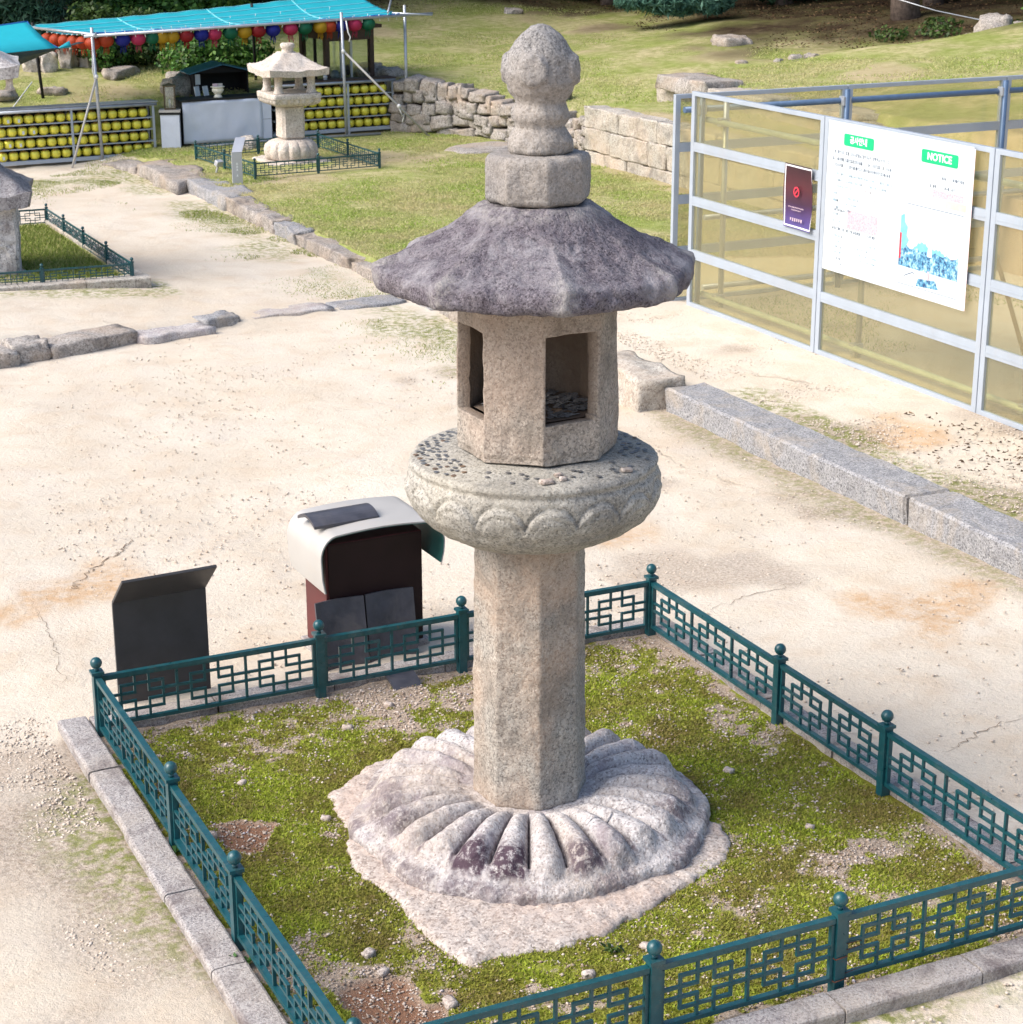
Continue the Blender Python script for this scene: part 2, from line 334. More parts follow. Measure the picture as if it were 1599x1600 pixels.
M['leaf_dark'] = island_mat('leaf_dark', [(0, (.010, .028, .012)), (.6, (.022, .055, .022)), (1, (.045, .095, .04))], .55, .2, .3)
M['leaf_olive'] = island_mat('leaf_olive', [(0, (.02, .045, .01)), (.6, (.05, .095, .02)), (1, (.10, .16, .04))], .5, .25, .3)
M['needle'] = island_mat('needle', [(0, (.010, .035, .022)), (.5, (.025, .075, .045)), (1, (.05, .13, .08))], .6, .15, .3)

M['needle_light'] = island_mat('needle_light', [(0, (.03, .085, .06)), (.5, (.07, .17, .12)), (1, (.13, .26, .19))], .6, .2, .3)
def sheet_mat():
    k = NT('translucent_sheet'); mp = k.new('ShaderNodeMapping'); k.l.new(k.vec(), mp.inputs[0]); mp.inputs['Scale'].default_value = (1, 1, .25); n = k.ramp(k.noise(5.0, 6, .65, .8, vec=mp.outputs[0]), [(.3, 0), (.7, 1)])
    tr = k.new('ShaderNodeBsdfTransparent'); k.put(tr.inputs[0], (.965, .945, .80))
    df = k.new('ShaderNodeBsdfDiffuse'); k.put(df.inputs[0], k.mix(n, (.47, .435, .28), (.62, .575, .40)))
    tl = k.new('ShaderNodeBsdfTranslucent'); k.put(tl.inputs[0], (.56, .49, .32))
    m1 = k.new('ShaderNodeMixShader'); m1.inputs[0].default_value = .35; k.l.new(df.outputs[0], m1.inputs[1]); k.l.new(tl.outputs[0], m1.inputs[2])
    m2 = k.new('ShaderNodeMixShader'); m2.inputs[0].default_value = .17; k.l.new(tr.outputs[0], m2.inputs[1]); k.l.new(m1.outputs[0], m2.inputs[2])
    gl = k.new('ShaderNodeBsdfGlossy'); gl.inputs['Roughness'].default_value = .25
    m3 = k.new('ShaderNodeMixShader'); m3.inputs[0].default_value = .09; k.l.new(m2.outputs[0], m3.inputs[1]); k.l.new(gl.outputs[0], m3.inputs[2])
    k.l.new(m3.outputs[0], k.n['Material Output'].inputs[0]); return k.m
M['sheet'] = sheet_mat()
def glass_mat():
    k = NT('thin_glass'); tr = k.new('ShaderNodeBsdfTransparent'); k.put(tr.inputs[0], (.86, .90, .90))
    gl = k.new('ShaderNodeBsdfGlossy'); gl.inputs['Roughness'].default_value = .05
    m = k.new('ShaderNodeMixShader'); m.inputs[0].default_value = .14; k.l.new(tr.outputs[0], m.inputs[1]); k.l.new(gl.outputs[0], m.inputs[2])
    k.l.new(m.outputs[0], k.n['Material Output'].inputs[0]); return k.m
M['glass'] = glass_mat()
def cloth_mat(name, col, trans=.35):
    k = NT(name); n = k.noise(6, 4, .6); c = k.mix(n, tuple(x*.88 for x in col), tuple(min(1, x*1.1) for x in col)); k.done(c, .55)
    t = k.new('ShaderNodeBsdfTranslucent'); k.put(t.inputs[0], c); mx = k.new('ShaderNodeMixShader'); mx.inputs[0].default_value = trans
    k.l.new(k.b.outputs[0], mx.inputs[1]); k.l.new(t.outputs[0], mx.inputs[2]); k.l.new(mx.outputs[0], k.n['Material Output'].inputs[0]); return k.m
M['tarp'] = cloth_mat('tarp_turquoise', (.02, .47, .58), .3)
M['tarp_seam'] = cloth_mat('tarp_seam', (.22, .66, .74), .3)
M['tarp_hem'] = cloth_mat('tarp_hem', (.015, .13, .42), .2)
M['tarp_dark'] = plain('tarp_dark', (.012, .035, .045), .7)
PAPER = {'orange': (.62, .08, .02), 'red': (.45, .02, .03), 'blue': (.02, .03, .38), 'pink': (.72, .05, .16), 'green': (.01, .20, .10), 'yellow': (.70, .42, .02)}
for nme, colr in PAPER.items(): M['paper_'+nme] = cloth_mat('paper_'+nme, tuple(x*.75 for x in colr), .4)  # paper colours darkened to carry the shade under the tarp
k = NT('gold_foil', 'obj'); n = k.noise(30, 3, .7)
M['gold'] = k.done(k.mix(n, (.60, .54, .04), (.86, .79, .10)), .25, None, .25, .7)

# ------------------------------------------------------------------ terrain
T = .14; UU, VV = 2.788, 3.1345
def edge_u(v): return np.interp(v, [-100, 6.9, 7.9, 12.4, 18.0, 19.5, 20.4], [5.10, 5.10, 5.02, 4.90, 4.92, 4.95, 4.80])
def hill_d(u, v):
    ub = np.interp(v, [-100, 17.30, 17.45, 18.1, 19.78, 20.52, 21.08, 21.6], [9.98, 9.98, 10.14, 10.26, 9.86, 9.60, 9.12, 8.98])
    return np.maximum(u-ub, v-21.75)
def H(u, v):
    u = np.asarray(u, float); v = np.asarray(v, float); e = edge_u(v)
    z = T*sm(u, e, e+.10)*(1-sm(v, 19.9, 20.5)) + T*sm(v, 19.9, 20.5)*sm(u, 3.9, 5.3)
    z = np.maximum(z, np.interp(u, [0, 1, 2.2, 3.2, 4.6], [.15, .15, .10, .05, .0])*sm(v, 10.5+.1*(u-1), 10.7+.1*(u-1))*(1-sm(v, 16, 19.5)))
    d = hill_d(u, v); wl_ = np.interp(u, [3, 5, 8.0, 9.0], [.30, .40, .62, .70]); wr_ = np.interp(v, [17.3, 17.5, 18, 19.8, 21.1], [.665, .50, .45, .55, .70])
    wh = .58 + np.where((u < 9.1) | (v > 21.6), wl_-.58, wr_-.58)*np.exp(-np.maximum(d, 0)/1.2)
    hz = T + wh + .075*np.maximum(d, 0) + .03*np.maximum(d-6, 0)
    ub2 = np.interp(v, [-100, 16.26, 18.66], [11.25, 11.40, 11.70])
    hz = hz + .2*sm(u, ub2, ub2+.15)*(1-sm(v, 18.3, 18.9))*(d < 9)
    return np.where(d > 0, hz, z)
def Hs(u, v): return float(H(np.array([u]), np.array([v]))[0])
def forest(u, v):
    return np.maximum(u-np.interp(v, [10, 14, 17.5, 18.2, 19.2, 19.6, 21.5, 25, 28, 30, 32], [40, 25, 19, 17.4, 16.7, 15.1, 14.6, 15.3, 15.2, 13.2, 9]), v-np.interp(u, [-50, 4, 9, 12, 13, 60], [26, 26, 27.5, 29.4, 31, 32]))
def lawn_mask(u, v):
    """>0 on grass: terrace north of v~11 and the hill"""
    n = n2(u, v, .9, 5, 3)
    a = np.minimum(u-edge_u(v)+.03, v-11.4+.5*n + .45*np.maximum(u-6.5, 0)*(u < 9.7))
    a = np.where(v > 19.9, np.minimum(u-4.7-.4*n, 3), a)
    return np.where(hill_d(u, v) > 0, 1.0, a)
us = np.concatenate([-np.geomspace(300, 3.2, 18), np.arange(-3.0, 12, .07), np.arange(12, 30, .25), np.geomspace(30.5, 400, 14)])
vs = np.concatenate([-np.geomspace(300, 4.2, 14), np.arange(-4, 13, .07), np.arange(13, 23, .1), np.arange(23, 46, .3), np.geomspace(47, 400, 14)])
Ug, Vg = np.meshgrid(us, vs, indexing='ij'); u_, v_ = Ug.ravel(), Vg.ravel()
zz = H(u_, v_); dh = hill_d(u_, v_)
zz = zz + .012*n2(u_, v_, 1.1, 3, 3)*(dh <= 0) + .05*n2(u_, v_, .45, 8, 4)*(dh > .3) + .004*n2(u_, v_, 6, 9, 2)
inbed = (u_ > -.1) & (u_ < UU+.1) & (v_ > -.1) & (v_ < VV+.1)
zz = np.where((u_ > -.3) & (u_ < UU+.3) & (v_ > -.3) & (v_ < VV+.3), np.minimum(zz, .012), zz); zz = np.where(inbed, -.10, zz)
G = np.stack([u_, v_, zz], 1); nu, nv = len(us), len(vs)
idx = np.arange(nu*nv).reshape(nu, nv)
Q = np.stack([idx[:-1, :-1].ravel(), idx[1:, :-1].ravel(), idx[1:, 1:].ravel(), idx[:-1, 1:].ravel()], 1)
cu, cv = u_[Q].mean(1), v_[Q].mean(1)
lawn_f = lawn_mask(cu, cv) > 0; hill_f = hill_d(cu, cv) > .02
def sub(name, sel, mat):
    q = Q[sel]; ids, inv = np.unique(q.ravel(), return_inverse=True)
    me = npmesh(name, G[ids], inv.reshape(q.shape), True); o = link(name, me, mat=mat); tag(o, kind='structure'); return o, ids
ground, gi = sub('ground', ~lawn_f & ~hill_f, M['sand'])
u0, v0 = u_[gi], v_[gi]; e0 = edge_u(v0)
nb = n2(u0, v0, 1.3, 21, 3)
kd = np.maximum(np.maximum(-u0, u0-UU), np.maximum(-v0, v0-VV))
gravel = sm(1.1-kd+.6*nb, .2, 1.1)*(u0 < .6)*(v0 < 3.2) + sm(.5-np.abs(u0-5.0)+.25*nb, 0, .5)*(u0 < 5.1)*(v0 < 8) + sm(.9*nb+.2-.5*np.abs(u0-6.3), 0, .5)*(v0 < 6.5)*(u0 > 5.3)*.9 + .8*sm(nb, .35, .8)*(v0 < 9)*(u0 > 3)
attr(ground.data, 'gravel', np.clip(gravel, 0, 1))
green = .9*sm(.40-kd+.25*nb, 0, .4)*(u0 < .3)*(v0 < 2.8) + .9*sm(.35-kd+.3*nb, 0, .3)*(v0 < 0) \
    + .9*sm(.22-np.abs(u0-5.48)+.16*nb, 0, .2)*(v0 < 6.7)*(v0 > 0) + .85*sm(.5-np.abs(u0-4.5)+.4*nb, .1, .6)*(v0 > 8.3)*(v0 < 20) \
    + .9*sm(.9-np.abs(v0-19.7)+.6*nb, .2, .9)*(u0 < 5)*(u0 > 2.6) + .8*sm(.35-np.abs(v0-12.3)+.2*nb, 0, .3)*(u0 < 3.0) + .6*sm(.25-np.abs(u0-4.9)+.15*nb, 0, .25)*(v0 < 8)
attr(ground.data, 'green', np.clip(green, 0, 1))
rust = 0
for (x, y, r_) in ((.12, 5.0, .38), (.42, 5.15, .42), (-.12, 4.9, .3), (3.3, 4.6, .35), (5.9, 5.2, .5), (4.3, 2.9, .5)): rust = np.maximum(rust, sm(1-np.hypot(u0-x, (v0-y)*.9)/r_+.5*n2(u0, v0, 3, 71, 3), .1, .7))
attr(ground.data, 'rust', rust)
lawn, li = sub('lawn', lawn_f & ~hill_f, M['lawn_soil'])
hill, hi = sub('hillside', hill_f, M['lawn_soil'])
for o, ii in ((lawn, li), (hill, hi)):
    a, b = u_[ii], v_[ii]; nn = n2(a, b, .8, 31, 3)
    attr(o.data, 'bare', np.clip(sm(nn, .45, .8)*.6 + (1-sm(v_[ii]-11.4, .05, .6))*.7, 0, 1))
    attr(o.data, 'litter', sm(forest(a, b)+1.2*nn, -1.0, 1.2))

def scatter_tri(name, P, wid, hgt, lean, mat, seed, kind='stuff', label=None, twist=None):
    """one thin upright triangle per blade, joined into one mesh"""
    r = np.random.default_rng(seed); n = len(P); an = r.uniform(0, 2*np.pi, n)
    h = hgt*r.uniform(.5, 1.2, n); w = wid*r.uniform(.7, 1.3, n); ld = r.uniform(0, 2*np.pi, n); ll = h*lean*r.uniform(.2, 1.5, n)
    dx, dy = np.cos(an)*w/2, np.sin(an)*w/2
    A = P + np.stack([dx, dy, -.002*np.ones(n)], 1); B = P - np.stack([dx, dy, .002*np.ones(n)], 1); C = P + np.stack([np.cos(ld)*ll, np.sin(ld)*ll, h], 1)
    V = np.stack([A, B, C], 1).reshape(-1, 3); o = link(name, npmesh(name, V, np.arange(3*n).reshape(n, 3)), mat=mat)
    return tag(o, kind=kind, label=label)
OCT = np.array([[1, 0, 0], [-1, 0, 0], [0, 1, 0], [0, -1, 0], [0, 0, 1], [0, 0, -1]], float)
OCF = np.array([[0, 2, 4], [2, 1, 4], [1, 3, 4], [3, 0, 4], [2, 0, 5], [1, 2, 5], [3, 1, 5], [0, 3, 5]])
def scatter_chip(name, P, smin, smax, mat, seed, flat=.6, label=None, power=2.2):
    r = np.random.default_rng(seed); n = len(P); s = smin + (smax-smin)*r.uniform(0, 1, n)**power
    V = OCT[None]*r.uniform(.6, 1.3, (n, 6, 1)); V = V*(s[:, None, None]); V[:, :, 2] *= flat
    a = r.uniform(0, 2*np.pi, n); ca, sa = np.cos(a)[:, None], np.sin(a)[:, None]; st = r.uniform(.7, 1.4, (n, 1))
    x, y = V[:, :, 0]*st, V[:, :, 1]; V = np.stack([x*ca-y*sa, x*sa+y*ca, V[:, :, 2]], 2) + P[:, None, :]
    F = (OCF[None] + (np.arange(n)*6)[:, None, None]).reshape(-1, 3)
    o = link(name, npmesh(name, V.reshape(-1, 3), F), mat=mat); return tag(o, kind='stuff', label=label)

# short grass on the lawn and the hill
n = 420000
gu = np.concatenate([rng.uniform(4.8, 10.8, n//2), rng.uniform(3, 19, n//2)]); gv = np.concatenate([rng.uniform(10.3, 21.8, n//2), rng.uniform(15, 31, n//2)])
isH = np.arange(n) >= n//2; dd = hill_d(gu, gv)
dens = n2(gu, gv, .8, 31, 3); dn2 = n2(gu, gv, 3.0, 33, 3)
ok = np.where(isH, (dd > .05) & (forest(gu, gv) < -.1+.8*dens), (dd < -.02) & (lawn_mask(gu, gv) > .12)) & (dens+.5*dn2 < .55+.3*rng.uniform(-1, 1, n)) & (gv > 10.3)
ok &= ~((gu > 6.6) & (gu < 9.8) & (gv < 10.0))
gu, gv = gu[ok], gv[ok]
tag(scatter_tri('grass', np.stack([gu, gv, H(gu, gv)+.012*0], 1), .016, .021, 1.3, M['grass_blade'], 5), kind='stuff', label='short mown grass on the lawn and the hillside')
# looser grass along the foot of the terrace edge, on the upper court and inside the hoarding
n = 70000
gu = np.concatenate([rng.normal(4.55, .28, n//2), rng.uniform(2.4, 5.0, n//4), rng.uniform(6.9, 9.6, n//4)]); gv = np.concatenate([rng.uniform(8.2, 19.5, n//2), rng.normal(19.6, .6, n//4), rng.uniform(5, 9.3, n//4)])
ok = (n2(gu, gv, 1.1, 41, 3) > .05 + .25*(gu > 6.5)) & (hill_d(gu, gv) < 0) & ~((gu > edge_u(gv)-.02) & (gu < edge_u(gv)+.3) & (gv > 12))
gu, gv = gu[ok], gv[ok]
tag(scatter_tri('weeds', np.stack([gu, gv, H(gu, gv)], 1), .008, .022, 1.1, M['grass_tuft'], 6), kind='stuff', label='thin grass growing on the sandy ground by the stone edging')
# dry litter under the trees
n = 60000
gu, gv = rng.uniform(9, 30, n), rng.uniform(15, 38, n); ok = (hill_d(gu, gv) > .5) & (forest(gu, gv) > -.3+.8*n2(gu, gv, 1, 44))
gu, gv = gu[ok], gv[ok]
tag(scatter_tri('leaf_litter', np.stack([gu, gv, H(gu, gv)+.02], 1), .04, .018, 2.0, M['dry_leaf'], 8), kind='stuff', label='brown dry needles and leaves under the trees')
# gravel on the court
n = 90000
gu = np.concatenate([rng.uniform(-2.2, 6.6, n//2), rng.uniform(-1.6, 0, n//3), rng.uniform(5.2, 6.6, n//6)]); gv = np.concatenate([rng.uniform(-.8, 10.5, n//2), rng.uniform(-1, 3.6, n//3), rng.uniform(2.5, 9, n//6)])
kd = np.maximum(np.maximum(-gu, gu-UU), np.maximum(-gv, gv-VV))
ok = (kd > .2) & ((rng.uniform(0, 1, len(gu)) < .40) | (n2(gu, gv, 1.3, 21, 3)+.9*sm(1.2-kd, .1, 1)*(gu < .5) + .6*(gu > 5.3) > .42)) & ~((gu > 4.9) & (gu < 5.42))
gu, gv = gu[ok], gv[ok]
scatter_chip('court_gravel', np.stack([gu, gv, H(gu, gv)+.006*0+.001], 1), .002, .011, M['court_chip'], 9, label='fine gravel strewn over the sandy court')

# cracks worn into the hard court
def crack(name, pts, w, seed):
    r_ = random.Random(seed); P = [Vector((x, y, 0)) for x, y in pts]; L_ = []
    for a, b in zip(P[:-1], P[1:]):
        for i in range(14): q = a.lerp(b, i/14); L_.append(q+Vector((r_.gauss(0, .012), r_.gauss(0, .012), 0)))
    L_.append(P[-1]); V = []; n_ = len(L_)
    for i, q in enumerate(L_):
        d = (L_[min(i+1, n_-1)]-L_[max(i-1, 0)]).normalized(); nr = Vector((-d.y, d.x, 0)); ww = w*(.15+math.sin(math.pi*i/(n_-1)))*r_.uniform(.3, 1.0)/2
        z = Hs(q.x, q.y)+.012*float(n2(np.array([q.x]), np.array([q.y]), 1.1, 3, 3)[0])+.004*float(n2(np.array([q.x]), np.array([q.y]), 6, 9, 2)[0])+.004
        V += [tuple(q+nr*ww+Vector((0, 0, z))), tuple(q-nr*ww+Vector((0, 0, z)))]
    tag(link(name, npmesh(name, V, [(2*i, 2*i+1, 2*i+3, 2*i+2) for i in range(n_-1)]), mat=M['crack_soil']), kind='structure')
k = NT('crack_soil'); M['crack_soil'] = k.done(k.mix(k.noise(40, 4), (.10, .065, .04), (.20, .14, .095)), .95)
CR = [([(.31, 5.03), (.36, 5.12), (.53, 5.37), (.71, 5.56), (.82, 5.72), (.92, 5.83)], .010), ([(.09, 4.95), (.07, 4.49), (.03, 4.13), (-.03, 3.65)], .004), ([(3.2, 3.33), (3.57, 3.40), (4.05, 3.47)], .005), ([(3.26, 1.37), (3.49, 1.48), (3.85, 1.57)], .006)]
for i, (pp, w) in enumerate(CR): crack('ground_crack', pp, w, i)

# bed inside the fence
bu = np.linspace(-.06, UU+.06, 150); bv = np.linspace(-.06, VV+.06, 165)
Bu, Bv = np.meshgrid(bu, bv, indexing='ij'); b_u, b_v = Bu.ravel(), Bv.ravel()
def bed_z(u, v):
    return .004 + .010*n2(u, v, 2.2, 51, 3) + .004*n2(u, v, 14, 52, 2) - .02*earth(u, v)
def earth(u, v):
    e = 0
    for (x, y, r_) in EARTH: e = np.maximum(e, sm(1 - np.hypot((u-x), (v-y)*.8)/r_ + .35*n2(u, v, 7, 57, 2), .0, .35))
    return e
EARTH = [(.28, 1.98, .13), (.32, .52, .20), (.12, 2.55, .06)]
def moss_d(u, v):
    dc = np.hypot(u-1.39, v-1.6); ed_ = np.minimum(np.minimum(u, UU-u), np.minimum(v, VV-v))
    m = .87 + .26*n2(u, v, 1.5, 61, 3) + .34*n2(u, v, 5, 62, 3) + .34*n2(u, v, 17, 64, 2) - .35*(1-sm(ed_, .0, .16)) - .42*sm(v, 2.5, 3.0)
    m = m - .5*sm(.28-np.hypot(u-2.35, v-.75)*.5, 0, .28)*(n2(u, v, 4, 63) > -.1)
    return np.clip(m - 2*earth(u, v), 0, 1)
me = npmesh('moss_bed', np.stack([b_u, b_v, bed_z(b_u, b_v)], 1), np.stack([(i := np.arange(150*165).reshape(150, 165))[:-1, :-1].ravel(), i[1:, :-1].ravel(), i[1:, 1:].ravel(), i[:-1, 1:].ravel()], 1), True)
attr(me, 'moss', moss_d(b_u, b_v)); attr(me, 'earth', earth(b_u, b_v))
tag(link('bed_ground', me, mat=M['bed_soil']), kind='structure')
n = 300000; gu, gv = rng.uniform(0, UU, n), rng.uniform(0, VV, n)
md = moss_d(gu, gv) + .35*n2(gu, gv, 30, 66, 2); ok = md > .25+.75*rng.uniform(0, 1, n); gu, gv = gu[ok], gv[ok]
tag(scatter_tri('moss', np.stack([gu, gv, bed_z(gu, gv)], 1), .011, .010, 1.2, M['moss_tuft'], 12), kind='stuff', label='lime green moss covering the bed round the stone lantern')
n = 75000; gu, gv = rng.uniform(.02, UU-.02, n), rng.uniform(.02, VV-.02, n)
ok = moss_d(gu, gv) + .4*n2(gu, gv, 9, 68) < .05+1.05*rng.uniform(0, 1, n)**1.2; gu, gv = gu[ok], gv[ok]
scatter_chip('bed_gravel', np.stack([gu, gv, bed_z(gu, gv)+.003], 1), .0018, .0095, M['gravel_chip'], 13, label='pale gravel scattered through the moss', power=2.6)

# ------------------------------------------------------------------ the big stone lantern
AX = (1.385, 1.60); VA = math.atan2(AX[0]+1.7515, AX[1]+4.791)
lan = thing('stone_lantern', 'tall octagonal grey granite lantern standing in the mossy fenced bed', 'stone lantern', (AX[0], AX[1], 0), -VA)
TH0 = R(10)
def octf(th, rnd_=.992):
    a = np.mod(th-TH0, math.pi/4) - math.pi/8
    o = math.cos(math.pi/8)/np.cos(a); return np.minimum(o, rnd_ + (o-rnd_)*.25)
def dense(prof, step):
    out = []
    for (r1, z1), (r2, z2) in zip(prof[:-1], prof[1:]):
        k = max(1, int(math.hypot(r2-r1, z2-z1)/step))
        out += [(r1+(r2-r1)*i/k, z1+(z2-z1)*i/k) for i in range(k)]
    return out + [prof[-1]]
def polar(name, prof, nth, fn, mat, parent, off=(0, 0), amp=.004, ns=14, seed=1, step=.012, amp2=.006, at=None):
    """lathe-like stone: rings (r,z); fn(th, r, z) -> r, z; then noise. closes with end caps when the end radius is > 0"""
    pr = np.array(dense(prof, step)); th = np.linspace(0, 2*np.pi, nth, endpoint=False)
    RR, TT = np.meshgrid(pr[:, 0], th, indexing='ij'); ZZ, _ = np.meshgrid(pr[:, 1], th, indexing='ij')
    r_, t_, z_ = RR.ravel(), TT.ravel(), ZZ.ravel(); r2_, z2_ = fn(t_, r_, z_)
    P = np.stack([r2_*np.sin(t_), -r2_*np.cos(t_), z2_], 1)
    d1 = fbm(P, ns, seed, 3)*amp + fbm(P, 3.5, seed+5, 2)*amp2; d2 = fbm(P+7, ns, seed+9, 2)*amp*.6
    sc_ = 1 + d1/np.maximum(r2_, .05)*np.minimum(1, r2_/.05); P[:, 0] *= sc_; P[:, 1] *= sc_; P[:, 2] += d2*(r_ > 1e-4)
    P[:, 0] += off[0]; P[:, 1] += off[1]; nr = len(pr); V = P.tolist(); F = []
    i = np.arange(nr*nth).reshape(nr, nth); j = np.roll(i, -1, 1)
    Fq = np.stack([i[:-1].ravel(), j[:-1].ravel(), j[1:].ravel(), i[1:].ravel()], 1).tolist()
    for ring, flip in ((0, True), (nr-1, False)):
        V.append([off[0]+P[i[ring], 0].mean()-off[0], P[i[ring], 1].mean(), P[i[ring], 2].mean()]); c = len(V)-1
        Fq += [((j[ring, k_], i[ring, k_], c) if flip else (i[ring, k_], j[ring, k_], c)) for k_ in range(nth)]
    me = bpy.data.meshes.new(name); me.from_pydata(V, [], Fq); me.polygons.foreach_set('use_smooth', [True]*len(Fq)); me.update()
    if at is not None: attr(me, at[0], np.concatenate([at[1](t_, r_, z_), [0, 0]]))
    return link(name, me, parent, mat)
O = lambda th, r, z: (r*octf(th), z)
# rough slab under it, outline in world directions turned into the lantern's frame
pl = np.array([(.69, 2.10), (.66, 1.93), (.645, 1.73), (.575, 1.62), (.56, 1.46), (.60, 1.30), (.615, 1.18), (.61, .98), (.62, .78), (.675, .64), (.83, .625), (1.02, .60), (1.19, .60), (1.30, .69), (1.50, .735), (1.71, .82), (1.93, .94), (1.99, 1.06), (1.96, 1.32), (1.98, 1.60), (2.02, 1.95), (1.9, 2.2), (1.6, 2.28), (1.25, 2.30), (.92, 2.26)])
pl = pl + np.array([math.sin(VA), math.cos(VA)])*.055; d_ = pl - np.array(AX); ca, sa = math.cos(VA), math.sin(VA); lx, ly = d_[:, 0]*ca - d_[:, 1]*sa, d_[:, 0]*sa + d_[:, 1]*ca
pa = np.mod(np.arctan2(lx, -ly), 2*np.pi); pr_ = np.hypot(lx, ly); o_ = np.argsort(pa)
def slabr(th): return np.interp(np.mod(th, 2*np.pi), pa[o_], pr_[o_], period=2*np.pi)
def slabf(th, r, z): q = slabr(th)*(1+.022*n2(np.cos(th)*9, np.sin(th)*9, 1.0, 77, 4)*sm(r, .6, 1)); return r*q, z
polar('foundation_slab', [(1.0, -.06), (1.0, .004), (.99, .017), (.955, .023), (.8, .027), (.5, .03), (.1, .03)], 520, slabf, M['slab_stone'], lan, amp=.012, ns=26, seed=71, step=.018, amp2=.008)
# lotus base
NP = 26
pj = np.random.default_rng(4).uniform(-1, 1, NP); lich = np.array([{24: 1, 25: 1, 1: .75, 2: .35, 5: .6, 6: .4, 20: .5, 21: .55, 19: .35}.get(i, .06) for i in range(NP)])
def lot(th, r, z):
    ph = np.mod(th/(2*np.pi)*NP, NP); k_ = np.floor(ph).astype(int) % NP; x = ph-np.floor(ph)-.5
    tip = .632 + .020*pj[k_]; rib = np.sqrt(np.clip(1-(2*x)**2*.985, 0, 1))
    tip = tip - .05*np.abs(2*x)**2.5; w = sm(r, .24, .31)*(1-sm(r, tip-.012, tip+.030)); up = (rib-.66)*(.044+.034*sm(r, .28, .50))*w*(1+.28*pj[k_]) + .014*np.exp(-((r-.58)/.045)**2)*rib
    wob = 1+.012*np.cos(3*th+1)+.010*np.cos(5*th)+.008*np.cos(11*th+2)
    sk = 1+.022*np.cos(8*(th-TH0))*sm(r, .64, .70) + .012*n2(np.cos(th)*4, np.sin(th)*4, 1.0, 88, 3)*sm(r, .64, .70)
    return r*np.where(r > .45, wob*sk, 1), z+up
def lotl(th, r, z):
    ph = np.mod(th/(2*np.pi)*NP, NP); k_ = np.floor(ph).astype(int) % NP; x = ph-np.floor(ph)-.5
    return lich[k_]*sm(r, .49+.03*np.sin(th*40), .58)*(1-sm(r, .64, .67))*(1-sm(np.abs(x), .36, .48))*1.15 + .85*sm(np.abs(x), .42, .485)*sm(r, .28, .33)*(1-sm(r, .62, .66)) + .55*sm(r, .655, .69)*(n2(np.cos(th)*3, np.sin(th)*3, 1.2, 3) > .15)  # blotches on petal tips and skirt, plus darker lines along the grooves
polar('lotus_base', [(.715, -.03), (.722, .030), (.718, .052), (.706, .066), (.690, .072), (.672, .078), (.655, .092), (.632, .112), (.595, .132), (.54, .152), (.44, .172), (.37, .172), (.31, .164), (.27, .154), (.10, .150)], 624, lot, M['lotus_stone'], lan, off=(-.018, 0), amp=.0075, ns=24, seed=81, step=.0080, amp2=.007, at=('lichen_grooves', lotl))
polar('shaft', [(.225, .148), (.231, .16), (.228, .40), (.223, .8), (.218, 1.19), (.217, 1.25)], 200, O, M['granite'], lan, off=(-.016, 0), amp=.0035, ns=30, seed=91, step=.014, amp2=.004)
# lotus capital
NB = 16
def bowl(th, r, z):
    t = (z-1.285)/.205; x = np.mod(th/(2*np.pi)*NB + .12, 1)-.5
    arch = .52 + .42*np.sqrt(np.clip(1-(2*x)**2, 0, 1)); e = t-arch; inn = sm(-e, -.03, .07)*(t > -.3)
    arch2 = .36 + .40*np.sqrt(np.clip(1-(2.5*x)**2, 0, 1)); e2 = np.where(np.abs(x) < .4, t-arch2, .2); lobe = sm(-e2, -.02, .07)*(np.abs(x) < .4); groove = np.exp(-(e/.045)**2)*(t > 0); g2 = np.exp(-(e2/.035)**2)*(t > 0)*(np.abs(x) < .4)
    return r*np.where((z < 1.515), 1 + (.024*inn + .007*lobe - .026*groove - .006*g2)*(r > .3), 1), z
polar('lotus_capital', [(.20, 1.228), (.25, 1.232), (.31, 1.252), (.37, 1.282), (.425, 1.325), (.462, 1.375), (.482, 1.425), (.487, 1.462), (.481, 1.494), (.468, 1.508), (.466, 1.516), (.474, 1.526), (.474, 1.538), (.462, 1.550), (.42, 1.556), (.34, 1.570), (.30, 1.574), (.1, 1.574)], 480, bowl, M['granite_bowl'], lan, off=(-.006, 0), amp=.004, ns=22, seed=101, step=.009, amp2=.009)
